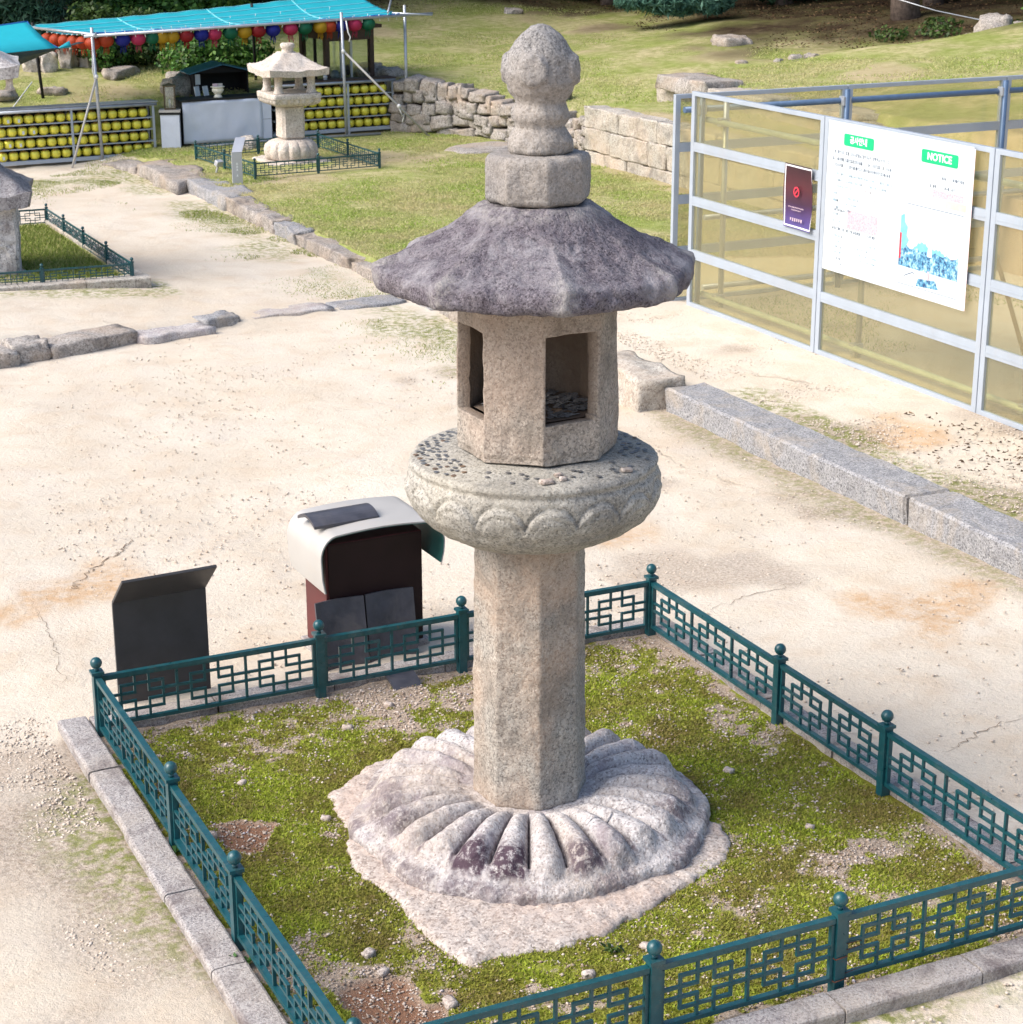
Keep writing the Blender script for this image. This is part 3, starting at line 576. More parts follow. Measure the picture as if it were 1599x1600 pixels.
# fire chamber with four openings
def chamber():
    V = []; F = []; Zs = np.concatenate([np.linspace(1.582, 1.735, 10), np.linspace(1.752, 2.05, 16), np.linspace(2.068, 2.20, 8)])
    zb, zt = 9, 10+15
    S = np.concatenate([[0, .035], np.linspace(.085, .915, 13), [.965, 1.0]]); ns_ = len(S)
    for f_ in range(8):
        t1, t2 = TH0+f_*math.pi/4, TH0+(f_+1)*math.pi/4; win = f_ % 2 == 0
        b = len(V)
        for lay in (0, 1):
            for z in Zs:
                ro = (.306 - .008*(z-1.58)/.6)*(1 - (.012 if z < 1.6 else 0)) - (.050 if lay else 0)
                for s_ in S:
                    p1, p2 = np.array([math.sin(t1), -math.cos(t1)])*ro, np.array([math.sin(t2), -math.cos(t2)])*ro
                    p = p1*(1-s_)+p2*s_; V.append((p[0], p[1], z))
        nz = len(Zs); ix = lambda l, a, c: b + l*nz*ns_ + a*ns_ + c
        hole = lambda a, c: win and zb <= a < zt+1 and (1 if f_ in (0, 6) else 5) <= c < (ns_-2 if f_ in (0, 6) else ns_-6) and not (a == zb and c == ns_-3 and f_ == 0) 
        for a in range(nz-1):
            for c in range(ns_-1):
                if hole(a, c):
                    for (da, dc, e1, e2) in ((-1, 0, (a, c), (a, c+1)), (1, 0, (a+1, c+1), (a+1, c)), (0, -1, (a+1, c), (a, c)), (0, 1, (a, c+1), (a+1, c+1))):
                        if not hole(a+da, c+dc): F.append((ix(0, *e1), ix(0, *e2), ix(1, *e2), ix(1, *e1)))
                    continue
                F.append((ix(0, a, c), ix(0, a, c+1), ix(0, a+1, c+1), ix(0, a+1, c))); F.append((ix(1, a, c), ix(1, a+1, c), ix(1, a+1, c+1), ix(1, a, c+1)))
        for c in range(ns_-1):
            F.append((ix(0, 0, c+1), ix(0, 0, c), ix(1, 0, c), ix(1, 0, c+1)))
    # floor inside
    ring = [(math.sin(TH0+i*math.pi/4)*.24, -math.cos(TH0+i*math.pi/4)*.24, 1.737) for i in range(8)]; b = len(V); V += ring; F.append(tuple(range(b, b+8)))
    P = np.array(V); d = fbm(P, 26, 5, 3)*.0038 + fbm(P, 4, 9, 2)*.006; r_ = np.hypot(P[:, 0], P[:, 1]); P[:, 0] *= 1+d/r_; P[:, 1] *= 1+d/r_; P[:, 2] += fbm(P+3, 12, 4, 2)*.004
    me = bpy.data.meshes.new('fire_chamber'); me.from_pydata(P.tolist(), [], F); me.update()
    import bmesh
    bm = bmesh.new(); bm.from_mesh(me); bmesh.ops.remove_doubles(bm, verts=bm.verts, dist=.0008); bmesh.ops.recalc_face_normals(bm, faces=bm.faces); bm.to_mesh(me); bm.free(); co = np.array([v.co for v in me.vertices]); aa = np.mod(np.arctan2(co[:, 0], -co[:, 1])-TH0, math.pi/4)-math.pi/8
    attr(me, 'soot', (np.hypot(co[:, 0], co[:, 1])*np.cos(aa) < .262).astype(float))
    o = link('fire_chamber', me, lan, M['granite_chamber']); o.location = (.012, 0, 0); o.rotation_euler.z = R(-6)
    bv = o.modifiers.new('bevel', 'BEVEL'); bv.width = .008; bv.segments = 2; bv.limit_method = 'ANGLE'; bv.angle_limit = R(38)
chamber()
# roof
def roofp(th, r, z):
    a = np.mod(th-TH0, math.pi/4) - math.pi/8; c_ = np.sqrt((np.abs(a)/(math.pi/8))**2); oc = np.minimum(math.cos(math.pi/8)/np.cos(a), .997); e = sm(r, .25, .6)
    rr = r*np.where(z > 2.19, 1 + (oc-1)*sm(r, .18, .3)*(1+.05*e*(c_ > .8)), oc)
    rr = np.minimum(rr, .630)
    top = (z > 2.262) | (r < .585)
    up = .022*e*c_**4 + .014*np.sin(np.pi*np.clip((r-.2)/.4, 0, 1))*(1-c_) + .004*np.sin(np.pi*np.clip((r-.30)/.34, 0, 1))*c_**5 + .003*e*fbm(np.stack([np.cos(th)*4, np.sin(th)*4, r*3], 1), 1.0, 13, 3)
    low = .006*e*c_**2 + .003*e*fbm(np.stack([np.cos(th)*5, np.sin(th)*5, r*0], 1), 1.0, 17, 3)
    return rr, z + np.where(z > 2.25, up, low)
def roofpale(th, r, z):
    c_ = np.abs(np.mod(th-TH0, math.pi/4)-math.pi/8)/(math.pi/8); return np.clip(sm(c_, .72, .95)*sm(r, .50, .58) + .8*(1-sm(r, .22, .30))*(z > 2.4) + .35*sm(c_, .8, 1)*sm(r, .3, .4), 0, 1)
polar('roof', [(.10, 2.195), (.30, 2.195), (.42, 2.205), (.52, 2.203), (.575, 2.198), (.598, 2.206), (.606, 2.228), (.606, 2.260), (.598, 2.278), (.57, 2.290), (.48, 2.328), (.385, 2.378), (.30, 2.432), (.245, 2.478), (.205, 2.502), (.18, 2.508), (.08, 2.508)], 320, roofp, M['roof_stone'], lan, off=(.006, 0), amp=.010, ns=22, seed=111, step=.0105, amp2=.007, at=('pale', roofpale))
polar('roof_block', [(.15, 2.506), (.178, 2.512), (.193, 2.525), (.196, 2.60), (.194, 2.665), (.186, 2.680), (.172, 2.686), (.06, 2.687)], 200, O, M['finial_stone'], lan, off=(.012, 0), amp=.004, ns=28, seed=121, step=.010, amp2=.005)
def fin(th, r, z):
    g = 0
    for a0, zc in ((-12, 2.985), (78, 2.985), (168, 2.985), (258, 2.985)):
        d = np.mod(th-R(a0)+np.pi, 2*np.pi)-np.pi; q = np.hypot(d*.13/.062, (z-zc)/.058); g = g + .016*(1-sm(q, .75, 1.1))
    return r + g, z
polar('finial', [(.085, 2.684), (.112, 2.688), (.119, 2.70), (.116, 2.735), (.100, 2.765), (.087, 2.782), (.094, 2.796), (.103, 2.812), (.102, 2.836), (.090, 2.856), (.086, 2.866), (.096, 2.884), (.114, 2.908), (.126, 2.94), (.128, 2.975), (.124, 3.01), (.113, 3.045), (.094, 3.08), (.070, 3.108), (.04, 3.130), (.012, 3.138)], 180, fin, M['finial_stone'], lan, off=(.019, 0), amp=.005, ns=30, seed=131, step=.008, amp2=.005)

# coins on the capital and in the chamber
mb = MB().lathe((0, 0, 0), [(.0102, 0), (.0108, .0005), (.0108, .0011), (.0102, .0016)], 12); coin_me = mb.mesh('coin'); coin_me.materials.append(M['coin'])
coin_me2 = coin_me.copy(); coin_me2.materials.clear(); coin_me2.materials.append(M['coin_copper'])
def lw(x, y, z): return (AX[0] + x*math.cos(VA) + y*math.sin(VA), AX[1] - x*math.sin(VA) + y*math.cos(VA), z)
cr = random.Random(3); cnt = 0
spots = []
def try_spot(a1, a2, r1, r2, n):
    k_ = 0; t = 0
    while k_ < n and t < n*40:
        t += 1; th = R(cr.uniform(a1, a2)); r_ = cr.uniform(r1, r2); x, y = r_*math.sin(th)-.006, -r_*math.cos(th)
        if all((x-a)**2+(y-b)**2 > .021**2 for a, b in spots): spots.append((x, y)); k_ += 1
def bowl_top(r_): return float(np.interp(r_, [.3, .34, .42, .46], [1.574, 1.570, 1.556, 1.552]))
NL = []
for a1, a2, r1, r2, n_, lab in ((-130, -40, .335, .445, 62, 'small grey coin lying on the left part of the lotus capital'), (75, 135, .335, .445, 34, 'small grey coin lying on the right part of the lotus capital'), (-35, 65, .335, .42, 20, 'small dark coin lying on the front ledge of the lotus capital'), (140, 225, .34, .44, 18, 'small grey coin lying on the back ledge of the lotus capital')):
    s0 = len(spots); try_spot(a1, a2, r1, r2, n_)
    for x, y in spots[s0:]:
        o = link('coin', coin_me if cr.random() > .12 else coin_me2, loc=lw(x, y, bowl_top(math.hypot(x, y))+.002), rot=(cr.uniform(-.06, .06), cr.uniform(-.06, .06), cr.uniform(0, 6)))
        if cr.random() > .6: o.scale = (.85, .85, 1)
        tag(o, lab, 'coin', 'coins left on the lotus capital')
mb = MB()
for i in range(330):
    th = cr.uniform(0, 2*math.pi); r_ = .205*math.sqrt(cr.random()); x, y = r_*math.sin(th)+.012, -r_*math.cos(th); z = 1.739 + .026*max(0, 1-r_/.2)*cr.random() + .002
    nrm = Vector((cr.uniform(-.3, .3), cr.uniform(-.3, .3), 1)).normalized(); a = nrm.orthogonal().normalized(); b = nrm.cross(a); c = Vector((x, y, z+.003)); P = []
    for s_ in (-.001, .001): P += [c + nrm*s_ + (a*math.cos(k_*math.pi/4)+b*math.sin(k_*math.pi/4))*.0125 for k_ in range(8)]
    mb.add(P, [tuple(range(8))[::-1], tuple(range(8, 16))] + [(k_, (k_+1) % 8, 8+(k_+1) % 8, 8+k_) for k_ in range(8)])
o = mb.build('coin_pile', M['coin'], loc=(AX[0], AX[1], 0), rot=(0, 0, -VA)); tag(o, 'heap of dark coins inside the fire chamber of the big lantern', 'coins', kind='stuff')

# rocks from a noise-shaken rounded box
def rock_me(name, dx, dy, dz, seed, n=7, rnd_=.35, amp=.12, ns=1.6, flat_top=False):
    P = []; F = []; ids = {}
    def vid(p):
        key = tuple(np.round(p, 5))
        if key not in ids: ids[key] = len(P); P.append(p)
        return ids[key]
    g_ = np.linspace(-1, 1, n)
    for ax in range(3):
        for sgn in (-1, 1):
            for i in range(n-1):
                for j in range(n-1):
                    q = []
                    for (a, b) in ((i, j), (i+1, j), (i+1, j+1), (i, j+1)):
                        p = [0, 0, 0]; p[ax] = sgn; p[(ax+1) % 3] = g_[a]; p[(ax+2) % 3] = g_[b]; q.append(vid(tuple(p)))
                    F.append(tuple(q) if sgn > 0 else tuple(q[::-1]))
    P = np.array(P, float); S_ = P/np.linalg.norm(P, axis=1)[:, None]*1.25; P = P*(1-rnd_) + S_*rnd_
    D = np.array([dx, dy, dz])/2; W = P*D; mx = max(D)
    dn = np.stack([fbm(W/mx+seed*3.1, ns, seed, 3), fbm(W/mx+seed*3.1+9, ns, seed+3, 3), fbm(W/mx+seed*3.1+19, ns, seed+6, 3)], 1); W = W + dn*amp*np.minimum(D*1.6, mx)[None]*(np.array([1, 1, .5]) if flat_top else 1)
    me = bpy.data.meshes.new(name); me.from_pydata(W.tolist(), [], F); me.polygons.foreach_set('use_smooth', [True]*len(F)); me.update(); return me
def rock(name, label, cat, c, dims, seed, mat, rz=0.0, group=None, parent=None, **kw):
    me = rock_me(name, *dims, seed, **kw); o = link(name, me, parent, mat, loc=c, rot=(0, 0, rz))
    if parent is None: tag(o, label, cat, group)
    return o
# small flat stones left on the capital and loose stones on the moss
for (x, y, s_, lab) in ((.045, -.415, .05, 'flat beige stone chip on the front ledge of the capital'), (.105, -.385, .028, 'small beige pebble beside the flat chip on the capital'), (.34, -.26, .042, 'flat tan stone chip on the right ledge of the capital'), (.09, -.36, .03, 'small tan pebble nearest the fire chamber on the capital')):
    rock('stone_chip', lab, 'stone chip', lw(x, y, bowl_top(math.hypot(x, y))+.008), (s_, s_*.6, .014), int(s_*1000), M['slab_stone'], rz=.4-VA, n=4)
for (x, y, s_, lab) in ((.40, .92, .042, 'pale pebble on moss nearest the left fence, below the slab'), (.40, .78, .036, 'second pale pebble on moss, under the first one'), (.53, .50, .045, 'flat pinkish stone on moss near the front left fence'), (1.03, .44, .038, 'white pebble on moss in front of the slab'), (1.30, .52, .034, 'bluish grey pebble beside the slab edge'), (.62, 1.95, .034, 'pale pebble left of the slab by the lotus'), (.42, 2.42, .03, 'white pebble near the back left fence'), (.16, 2.0, .04, 'brown stone beside the bare earth patch'), (.12, 1.75, .036, 'brown stone next to the left fence rail'), (1.02, 2.75, .036, 'white pebble near the broken roof tile'), (2.35, 1.05, .03, 'pale pebble on the moss right of the slab'), (2.32, 1.62, .034, 'pinkish pebble near the right hand fence'), (1.28, 2.9, .034, 'pale pebble beside the rear fence post')):
    rock('loose_pebble', lab, 'pebble', (x, y, float(bed_z(np.array([x]), np.array([y]))[0])+s_*.22), (s_*1.2, s_*.85, s_*.6), int(x*977+y*31), M['slab_stone'], rz=x*9, group='loose pebbles on the moss', n=4, amp=.2)

# ------------------------------------------------------------------ ornamental fences
def lattice_cell(mb, p, d, L, z0, h, s):
    """one cell of the square key pattern, in a grid of five by five"""
    P = lambda c, r: Vector((p[0]+d[0]*L*c, p[1]+d[1]*L*c, z0+h*(1-r)))
    w = .011*s; e = w*.5/L
    for (c1, c2, r) in ((.2-e, .8+e, .2), (.2-e, .8+e, .8), (0, .4+e, .4), (.6-e, 1, .4), (0, .4+e, .6), (.6-e, 1, .6)):
        mb.bar(P(c1, r), P(c2, r), .012*s, w)
    n = Vector((-d[1], d[0], 0))
    for (c, r1, r2) in ((.2, .2, .8), (.8, .2, .8), (.4, 0, .4), (.4, .6, 1), (.6, 0, .4), (.6, .6, 1)):
        a, b = P(c, r1), P(c, r2); mb.obox((a+b)/2, Vector((d[0], d[1], 0))*w/2*.98, n*.0105*s/2, (b-a)/2)
def fence(name, label, corners, splits, z0s, s, cells, mat, group='green lattice fences round the stone monuments', nball=14, skip=()):
    cx = sum(c[0] for c in corners)/4; cy = sum(c[1] for c in corners)/4; z0 = z0s
    t = thing(name, label, 'fence', (cx, cy, z0), 0, group); C = [Vector((c[0]-cx, c[1]-cy, 0)) for c in corners]
    body = MB().box((-.020*s, -.020*s, -.01), (.020*s, .020*s, .310*s)).mesh('post')
    cap = MB().box((-.0275*s, -.0275*s, .310*s), (.0275*s, .0275*s, .323*s)).lathe((0, 0, 0), [(.011*s, .323*s), (.010*s, .337*s)], 10).mesh('cap_plate')
    ball = MB().ball((0, 0, .360*s), .0265*s, nball, 9).mesh('ball'); first = {}
    def post(p, ang):
        o = link('post', body, t, mat, loc=p, rot=(0, 0, ang)); link('cap_plate', cap, o, mat); link('ball', ball, o, mat)
    for i in range(4):
        a, b = C[i], C[(i+1) % 4]; side = b-a; Ls = side.length; d = side/Ls; ang = math.atan2(d.y, d.x); sp = splits[i]
        ts = [0]+list(sp)+[1]
        for j, f_ in enumerate(ts[:-1]): post(a+side*f_, ang)
        for j in range(len(ts)-1):
            if (i, j) in skip: continue
            p = a+side*ts[j]+d*.022*s; q = a+side*ts[j+1]-d*.022*s; mb = MB()
            zt, zb = .288*s, .062*s
            mb.bar(p+Vector((0, 0, zt)), q+Vector((0, 0, zt)), .026*s, .020*s); mb.bar(p+Vector((0, 0, zt-.013*s)), q+Vector((0, 0, zt-.013*s)), .014*s, .007*s)
            mb.bar(p+Vector((0, 0, zb)), q+Vector((0, 0, zb)), .022*s, .016*s)
            for e_, sg in ((p, 1), (q, -1)): mb.bar(e_+d*sg*.007*s+Vector((0, 0, zb+.008*s)), e_+d*sg*.007*s+Vector((0, 0, zt-.0165*s)), .018*s, .013*s, up=d)
            pan = mb.build('panel', mat, t); lm = MB(); nc = cells(q.x-p.x, q.y-p.y, s); Lc = ((q-p).length-.026*s)/nc; p0 = p+d*.013*s
            for c_ in range(nc):
                lattice_cell(lm, p0+d*Lc*c_, d, Lc, zb+.008*s, zt-.0165*s-zb-.008*s, s)
                if c_: 
                    x = p0+d*Lc*c_; lm.obox(x+Vector((0, 0, (zt+zb)/2-.004*s)), d*.0055*s, Vector((-d.y, d.x, 0))*.0065*s, (0, 0, (zt-zb)/2-.012*s))
            lm.build('lattice', mat, pan)
    return t
fa, fb = 2.069/5.576, (2.069+1.438)/5.576; fc, fd = 2.334/6.269, (2.334+1.601)/6.269
fence('ornamental_fence', 'dark teal iron lattice fence with ball topped posts round the big lantern', [(0, 0), (UU, 0), (UU, VV), (0, VV)], [(fa, fb), (fc, fd), (fa, fb), (fc, fd)], 0.0, 1.0, lambda x, y, s: 3 if math.hypot(x, y) > .86 else 2, M['fence_paint'])
# rusty wire wound round the second front post
mb = MB()
for z in (.145, .058):
    q = .0235; mb.tube([(fb*UU-q, -q, z), (fb*UU+q, -q, z+.003), (fb*UU+q, q, z), (fb*UU-q, q, z-.003), (fb*UU-q, -q, z)], .0022, 5)
mb.tube([(fb*UU+.02, -.012, .19), (fb*UU+.09, -.010, .185)], .0016, 4).tube([(fb*UU+.02, -.012, .165), (fb*UU+.09, -.010, .168)], .0016, 4).tube([(fb*UU+.02, -.012, .075), (fb*UU+.14, -.010, .085)], .0016, 4)
tag(mb.build('tie_wire', M['rust']), 'rusty wire wound round a front post of the teal fence', 'wire')

# kerb stones round the bed
kerb = thing('bed_kerb', 'low speckled granite kerb framing the mossy bed', 'kerb', (UU/2, VV/2, 0)); kerb['kind'] = 'structure'
def kerb_run(p, q, wid, z1, parent, n, name='kerb_stone', mat=None, gap=.004, seed=0, z0=-.10, org=(0, 0, 0), amp=.003, joints=None):
    p, q, org = Vector((p[0], p[1], 0)), Vector((q[0], q[1], 0)), Vector(org); d = (q-p); L = d.length; d /= L; nrm = Vector((-d.y, d.x, 0))
    js = joints or [i/n for i in range(n+1)]; rs = random.Random(seed)
    for i in range(len(js)-1):
        a, b = js[i]*L+gap, js[i+1]*L-gap; k_ = max(3, int((b-a)/.05)); P = []; F = []
        dz, dn_ = rs.uniform(-.003, .003), rs.uniform(-.004, .004)
        # cross-section with small chamfers
        sec = [(0, z0), (0, z1-.012), (.004, z1-.004), (.012, z1), (wid*.5, z1+.001), (wid-.012, z1), (wid-.004, z1-.004), (wid, z1-.012), (wid, z0)]
        for m_ in range(k_+1):
            x = a+(b-a)*m_/k_
            for (w, z) in sec: P.append(p + d*x + nrm*(w+dn_) + Vector((0, 0, z+dz)))
        Pn = np.array(P); dd_ = np.stack([fbm(Pn, 14, seed+i, 2), fbm(Pn+5, 14, seed+i, 2), fbm(Pn+11, 14, seed+i, 2)], 1)*amp; Pn = Pn+dd_; Pn = Pn-np.array(org)
        m2 = len(sec); F = [(r_*m2+c, r_*m2+c+1, (r_+1)*m2+c+1, (r_+1)*m2+c) for r_ in range(k_) for c in range(m2-1)] + [tuple(range(m2))[::-1], tuple(k_*m2+c for c in range(m2))]
        me = bpy.data.meshes.new(name); me.from_pydata(Pn.tolist(), [], [f[::-1] for f in F]); me.update(); link(name, me, parent, mat or M['kerb_stone'])
ko = (UU/2, VV/2, 0)
kerb_run((-.022, -.165), (-.022, VV+.165), .135, .046, kerb, 6, seed=1, org=ko)
kerb_run((-.0225, -.170), (UU+.0225, -.170), .135, .046, kerb, 5, seed=2, org=ko)
kerb_run((UU+.157, -.165), (UU+.157, VV+.165), .135, .040, kerb, 6, seed=3, org=ko)
kerb_run((-.0175, VV+.026), (UU+.0175, VV+.026), .135, .048, kerb, 5, seed=4, org=ko)

# small green weeds by the left fence
def weed(name, label, c, n, s, seed, mat='leaf_bright'):
    r_ = random.Random(seed); mb = MB()
    for i in range(n):
        a = r_.uniform(0, 6.28); L = s*r_.uniform(.5, 1); d = Vector((math.cos(a), math.sin(a), 0)); w = Vector((-d.y, d.x, 0))*L*.16
        m_ = d*L*.5+Vector((0, 0, L*r_.uniform(.4, .9))); e = d*L*.95+Vector((0, 0, L*r_.uniform(.1, .9)))
        b = len(mb.v); mb.v += [(0, 0, 0), tuple(m_+w), tuple(e), tuple(m_-w)]; mb.f += [(b, b+1, b+2, b+3)]; mb.sm += [False]
    o = mb.build(name, M[mat], loc=c); return tag(o, label, 'plant')
weed('small_weed', 'small green weed between kerb and the second left fence post', (-.012, VV-fc*VV-.02, .0), 16, .07, 1)
weed('small_weed', 'small green weed between kerb and the third left fence post', (-.012, fc*VV-.12, .0), 18, .075, 2)
weed('small_weed', 'small dark green weed growing at the front edge of the slab', (1.18, .55, .0), 14, .06, 3, 'leaf_olive')

# ------------------------------------------------------------------ dark sign seen from behind
p0, p1 = Vector((.160, 3.445, 0)), Vector((.605, 3.47, 0)); d = (p1-p0).normalized(); nn = Vector((-d.y, d.x, 0)); L = (p1-p0).length
sg = thing('sign_board', 'folded dark metal sign board seen from behind, left of the tiled box', 'sign', (p0+p1)/2, math.atan2(d.y, d.x))
MB().box((-L/2, -.007, -.02), (L/2, .007, .505)).build('back_panel', M['dark_metal'], sg, bevel=.002)
mb = MB(); a = Vector((0, 0, .507)); b = Vector((0, -.175, .665)); v_ = (b-a).normalized(); n_ = Vector((0, -v_.z, v_.y))
mb.obox((a+b)/2, (L/2, 0, 0), (b-a)/2, n_*.007); mb.build('reading_panel', M['dark_metal'], sg, bevel=.002)

# ------------------------------------------------------------------ maroon box under a curved white hood
bx = thing('tile_offering_box', 'maroon box under a curved white metal hood, behind the teal fence', 'box', (1.465, 3.66, 0), R(1.5)); bx.scale = (.84, 1, 1)
MB().box((-.30, -.13, -.02), (.30, .15, .60)).build('cabinet', M['maroon'], bx, bevel=.004); MB().box((-.285, -.137, .036), (.298, -.1305, .595)).build('front_board', M['maroon_hood_shade'], bx)
MB().box((-.335, -.15, -.02), (.335, .17, .035)).build('plinth', M['kerb_stone'], bx, bevel=.006)
def hood():
    W, zt, zl, rr = .385, .685, .40, .115; pr = []
    pr.append((-W+.02, zl)); pr.append((-W+.005, zl+.07))
    for i in range(10): a = math.pi - math.pi/2*i/9; pr.append((-W+rr+rr*math.cos(a), zt-rr+rr*math.sin(a)))
    for i in range(5): pr.append((-W+rr+(2*W-2*rr)*(i+1)/6, zt+.012*math.sin(math.pi*(i+1)/6)))
    for i in range(10): a = math.pi/2 - math.pi/2*i/9; pr.append((W-rr+rr*math.cos(a), zt-rr+rr*math.sin(a)))
    pr.append((W-.006, zl+.115)); pr.append((W-.022, zl+.06)); n_ = len(pr)
    def off(e):
        out = []
        for i in range(n_):
            x1, z1 = pr[max(i-1, 0)]; x2, z2 = pr[min(i+1, n_-1)]; dx, dz = x2-x1, z2-z1; l = math.hypot(dx, dz); out.append((pr[i][0]+dz/l*e, pr[i][1]-dx/l*e))
        return out
    for nm, prof, mt in (('hood', (pr, off(.007)), 'hood_white'), ('hood_lining', (off(.0075), off(.010)), 'hood_teal')):
        V = []; F = []
        for y in (-.255, .19):
            for q in prof:
                V += [(x, y, z) for x, z in q]
        ix = lambda y, l, i: (y*2+l)*n_+i
        for i in range(n_-1):
            F += [(ix(0, 0, i), ix(0, 0, i+1), ix(1, 0, i+1), ix(1, 0, i)), (ix(0, 1, i+1), ix(0, 1, i), ix(1, 1, i), ix(1, 1, i+1)), (ix(0, 0, i+1), ix(0, 0, i), ix(0, 1, i), ix(0, 1, i+1)), (ix(1, 0, i), ix(1, 0, i+1), ix(1, 1, i+1), ix(1, 1, i))]
        for i in (0, n_-1): F.append((ix(0, 0, i), ix(0, 1, i), ix(1, 1, i), ix(1, 0, i)) if i else (ix(0, 1, i), ix(0, 0, i), ix(1, 0, i), ix(1, 1, i)))
        me = bpy.data.meshes.new(nm); me.from_pydata(V, [], F); me.polygons.foreach_set('use_smooth', [len(f) == 4 for f in F]); me.update()
        o = link(nm, me, bx, M[mt]); m_ = o.modifiers.new('w', 'WEIGHTED_NORMAL') if False else None
        es = o.modifiers.new('edge', 'EDGE_SPLIT'); es.split_angle = R(40)
hood()
def tile_me(L, W, sag, th=.014, n=12, hole=None):
    """curved clay roof tile: length along x, curved across y, convex up"""
    V = []; F = []
    for x in (-L/2, L/2):
        for lay in (0, 1):
            for i in range(n+1):
                t = -1+2*i/n; V.append((x, W/2*t, sag*(1-t*t) - (th if lay else 0)))
    ix = lambda x, l, i: (x*2+l)*(n+1)+i
    for i in range(n):
        F += [(ix(0, 0, i), ix(1, 0, i), ix(1, 0, i+1), ix(0, 0, i+1)), (ix(0, 1, i+1), ix(1, 1, i+1), ix(1, 1, i), ix(0, 1, i)), (ix(0, 0, i+1), ix(0, 1, i+1), ix(0, 1, i), ix(0, 0, i)), (ix(1, 0, i), ix(1, 1, i), ix(1, 1, i+1), ix(1, 0, i+1))]
    F += [(ix(0, 0, 0), ix(0, 1, 0), ix(1, 1, 0), ix(1, 0, 0)), (ix(0, 0, n), ix(1, 0, n), ix(1, 1, n), ix(0, 1, n))]
    me = bpy.data.meshes.new('roof_tile'); me.from_pydata(V, [], F); me.update(); return me
tag(link('roof_tile', tile_me(.34, .20, .032), mat=M['roof_tile'], loc=(1.325, 3.62, .704), rot=(0, 0, R(4))), 'curved dark clay roof tile lying on top of the white hood', 'roof tile', 'dark clay roof tiles by the box')
for (x, y, lab, tl, rz_) in ((1.262, 3.435, 'dark clay roof tile leaning on the maroon box, left of two', 10, 2), (1.520, 3.442, 'dark clay roof tile leaning on the maroon box, right of two', 9, 0)):
    o = link('roof_tile', tile_me(.34, .250, -.026), mat=M['roof_tile']); tag(o, lab, 'roof tile', 'dark clay roof tiles by the box')
    o.matrix_world = Matrix.Translation((x, y, .168)) @ Matrix.Rotation(R(rz_), 4, 'Z') @ Matrix.Rotation(R(-tl), 4, 'X') @ Matrix.Rotation(R(90), 4, 'X') @ Matrix.Rotation(R(90), 4, 'Z') 
o = link('roof_tile', tile_me(.14, .115, .012), mat=M['roof_tile']); tag(o, 'broken piece of dark roof tile lying on the bed against the rear kerb', 'roof tile', 'dark clay roof tiles by the box')
o.matrix_world = Matrix.Translation((1.43, 3.085, .030)) @ Matrix.Rotation(R(28), 4, 'X') @ Matrix.Rotation(R(6), 4, 'Z')

# ------------------------------------------------------------------ terrace edging
edge = thing('terrace_edging', 'row of weathered grey stones edging the grass terrace', 'stone edging', (4.8, 15, 0)); edge['kind'] = 'structure'
for i, (v1, v2, wd, h_) in enumerate([(20.5, 19.72, .34, .12), (19.78, 18.02, .56, .19), (17.98, 16.60, .42, .19), (16.55, 15.62, .26, .19), (15.58, 14.85, .30, .18), (14.80, 14.15, .24, .17), (14.12, 12.62, .26, .16), (12.55, 11.70, .24, .15), (11.6, 10.6, .24, .14), (10.5, 9.2, .24, .15), (9.1, 8.0, .26, .16)]):
    vm = (v1+v2)/2; uo = 4.50 if i == 0 else (4.62 if i == 1 else 4.80)
    rock('edging_stone', None, None, (uo+wd/2-4.8, vm-15, h_/2-.070), (wd, abs(v1-v2)*1.02, h_+.06), 200+i, M['terrace_stone' if i % 3 == 2 else 'edge_stone'], parent=edge, n=11, rnd_=.12, amp=.13, ns=2.8, rz=.0 if i else .3)
kb = thing('terrace_kerb', 'long dressed granite kerb blocks beside the sandy terrace path', 'kerb', (5.1, 4, 0)); kb['kind'] = 'structure'
def block(name, a, b, parent, mat, org, seed, amp=.006, bev=.015, step=.06, ns=9):
    """dressed stone block a..b with slightly worn faces"""
    nx = [max(2, min(40, int((b[i]-a[i])/step)+1)) for i in range(3)]; P = []; F = []; ids = {}
    L = [np.unique(np.concatenate([[a[i], a[i]+bev], np.linspace(a[i]+bev, b[i]-bev, nx[i]), [b[i]-bev, b[i]]])) for i in range(3)]
    def vid(q):
        if q not in ids: ids[q] = len(P); P.append([L[i][q[i]] for i in range(3)])
        return ids[q]
    for ax in range(3):
        o1, o2 = (ax+1) % 3, (ax+2) % 3
        for end in (0, len(L[ax])-1):
            for i in range(len(L[o1])-1):
                for j in range(len(L[o2])-1):
                    q = []
                    for (s_, t_) in ((i, j), (i+1, j), (i+1, j+1), (i, j+1)):
                        w = [0, 0, 0]; w[ax] = end; w[o1] = s_; w[o2] = t_; q.append(vid(tuple(w)))
                    F.append(tuple(q) if end else tuple(q[::-1]))
    P = np.array(P); c = (np.array(a)+np.array(b))/2; h_ = (np.array(b)-np.array(a))/2
    q = np.abs(P-c)/h_; nedge = (q > .9999).sum(1); P = np.where((nedge > 1)[:, None]*(q > .9999), c+(P-c)*(1-bev*.55/h_), P)
    P = P + np.stack([fbm(P, ns, seed, 3), fbm(P+4, ns, seed+2, 3), fbm(P+8, ns, seed+4, 3)], 1)*amp - np.array(org)
    me = bpy.data.meshes.new(name); me.from_pydata(P.tolist(), [], F); me.update(); o = link(name, me, parent, mat); return o
block('kerb_block', (5.0, 4.03, -.06), (5.33, 6.86, .170), kb, M['terrace_stone'], (5.1, 4, 0), 31, amp=.008)
block('kerb_block', (5.0, 1.2, -.06), (5.325, 4.01, .168), kb, M['terrace_stone'], (5.1, 4, 0), 32, amp=.008)
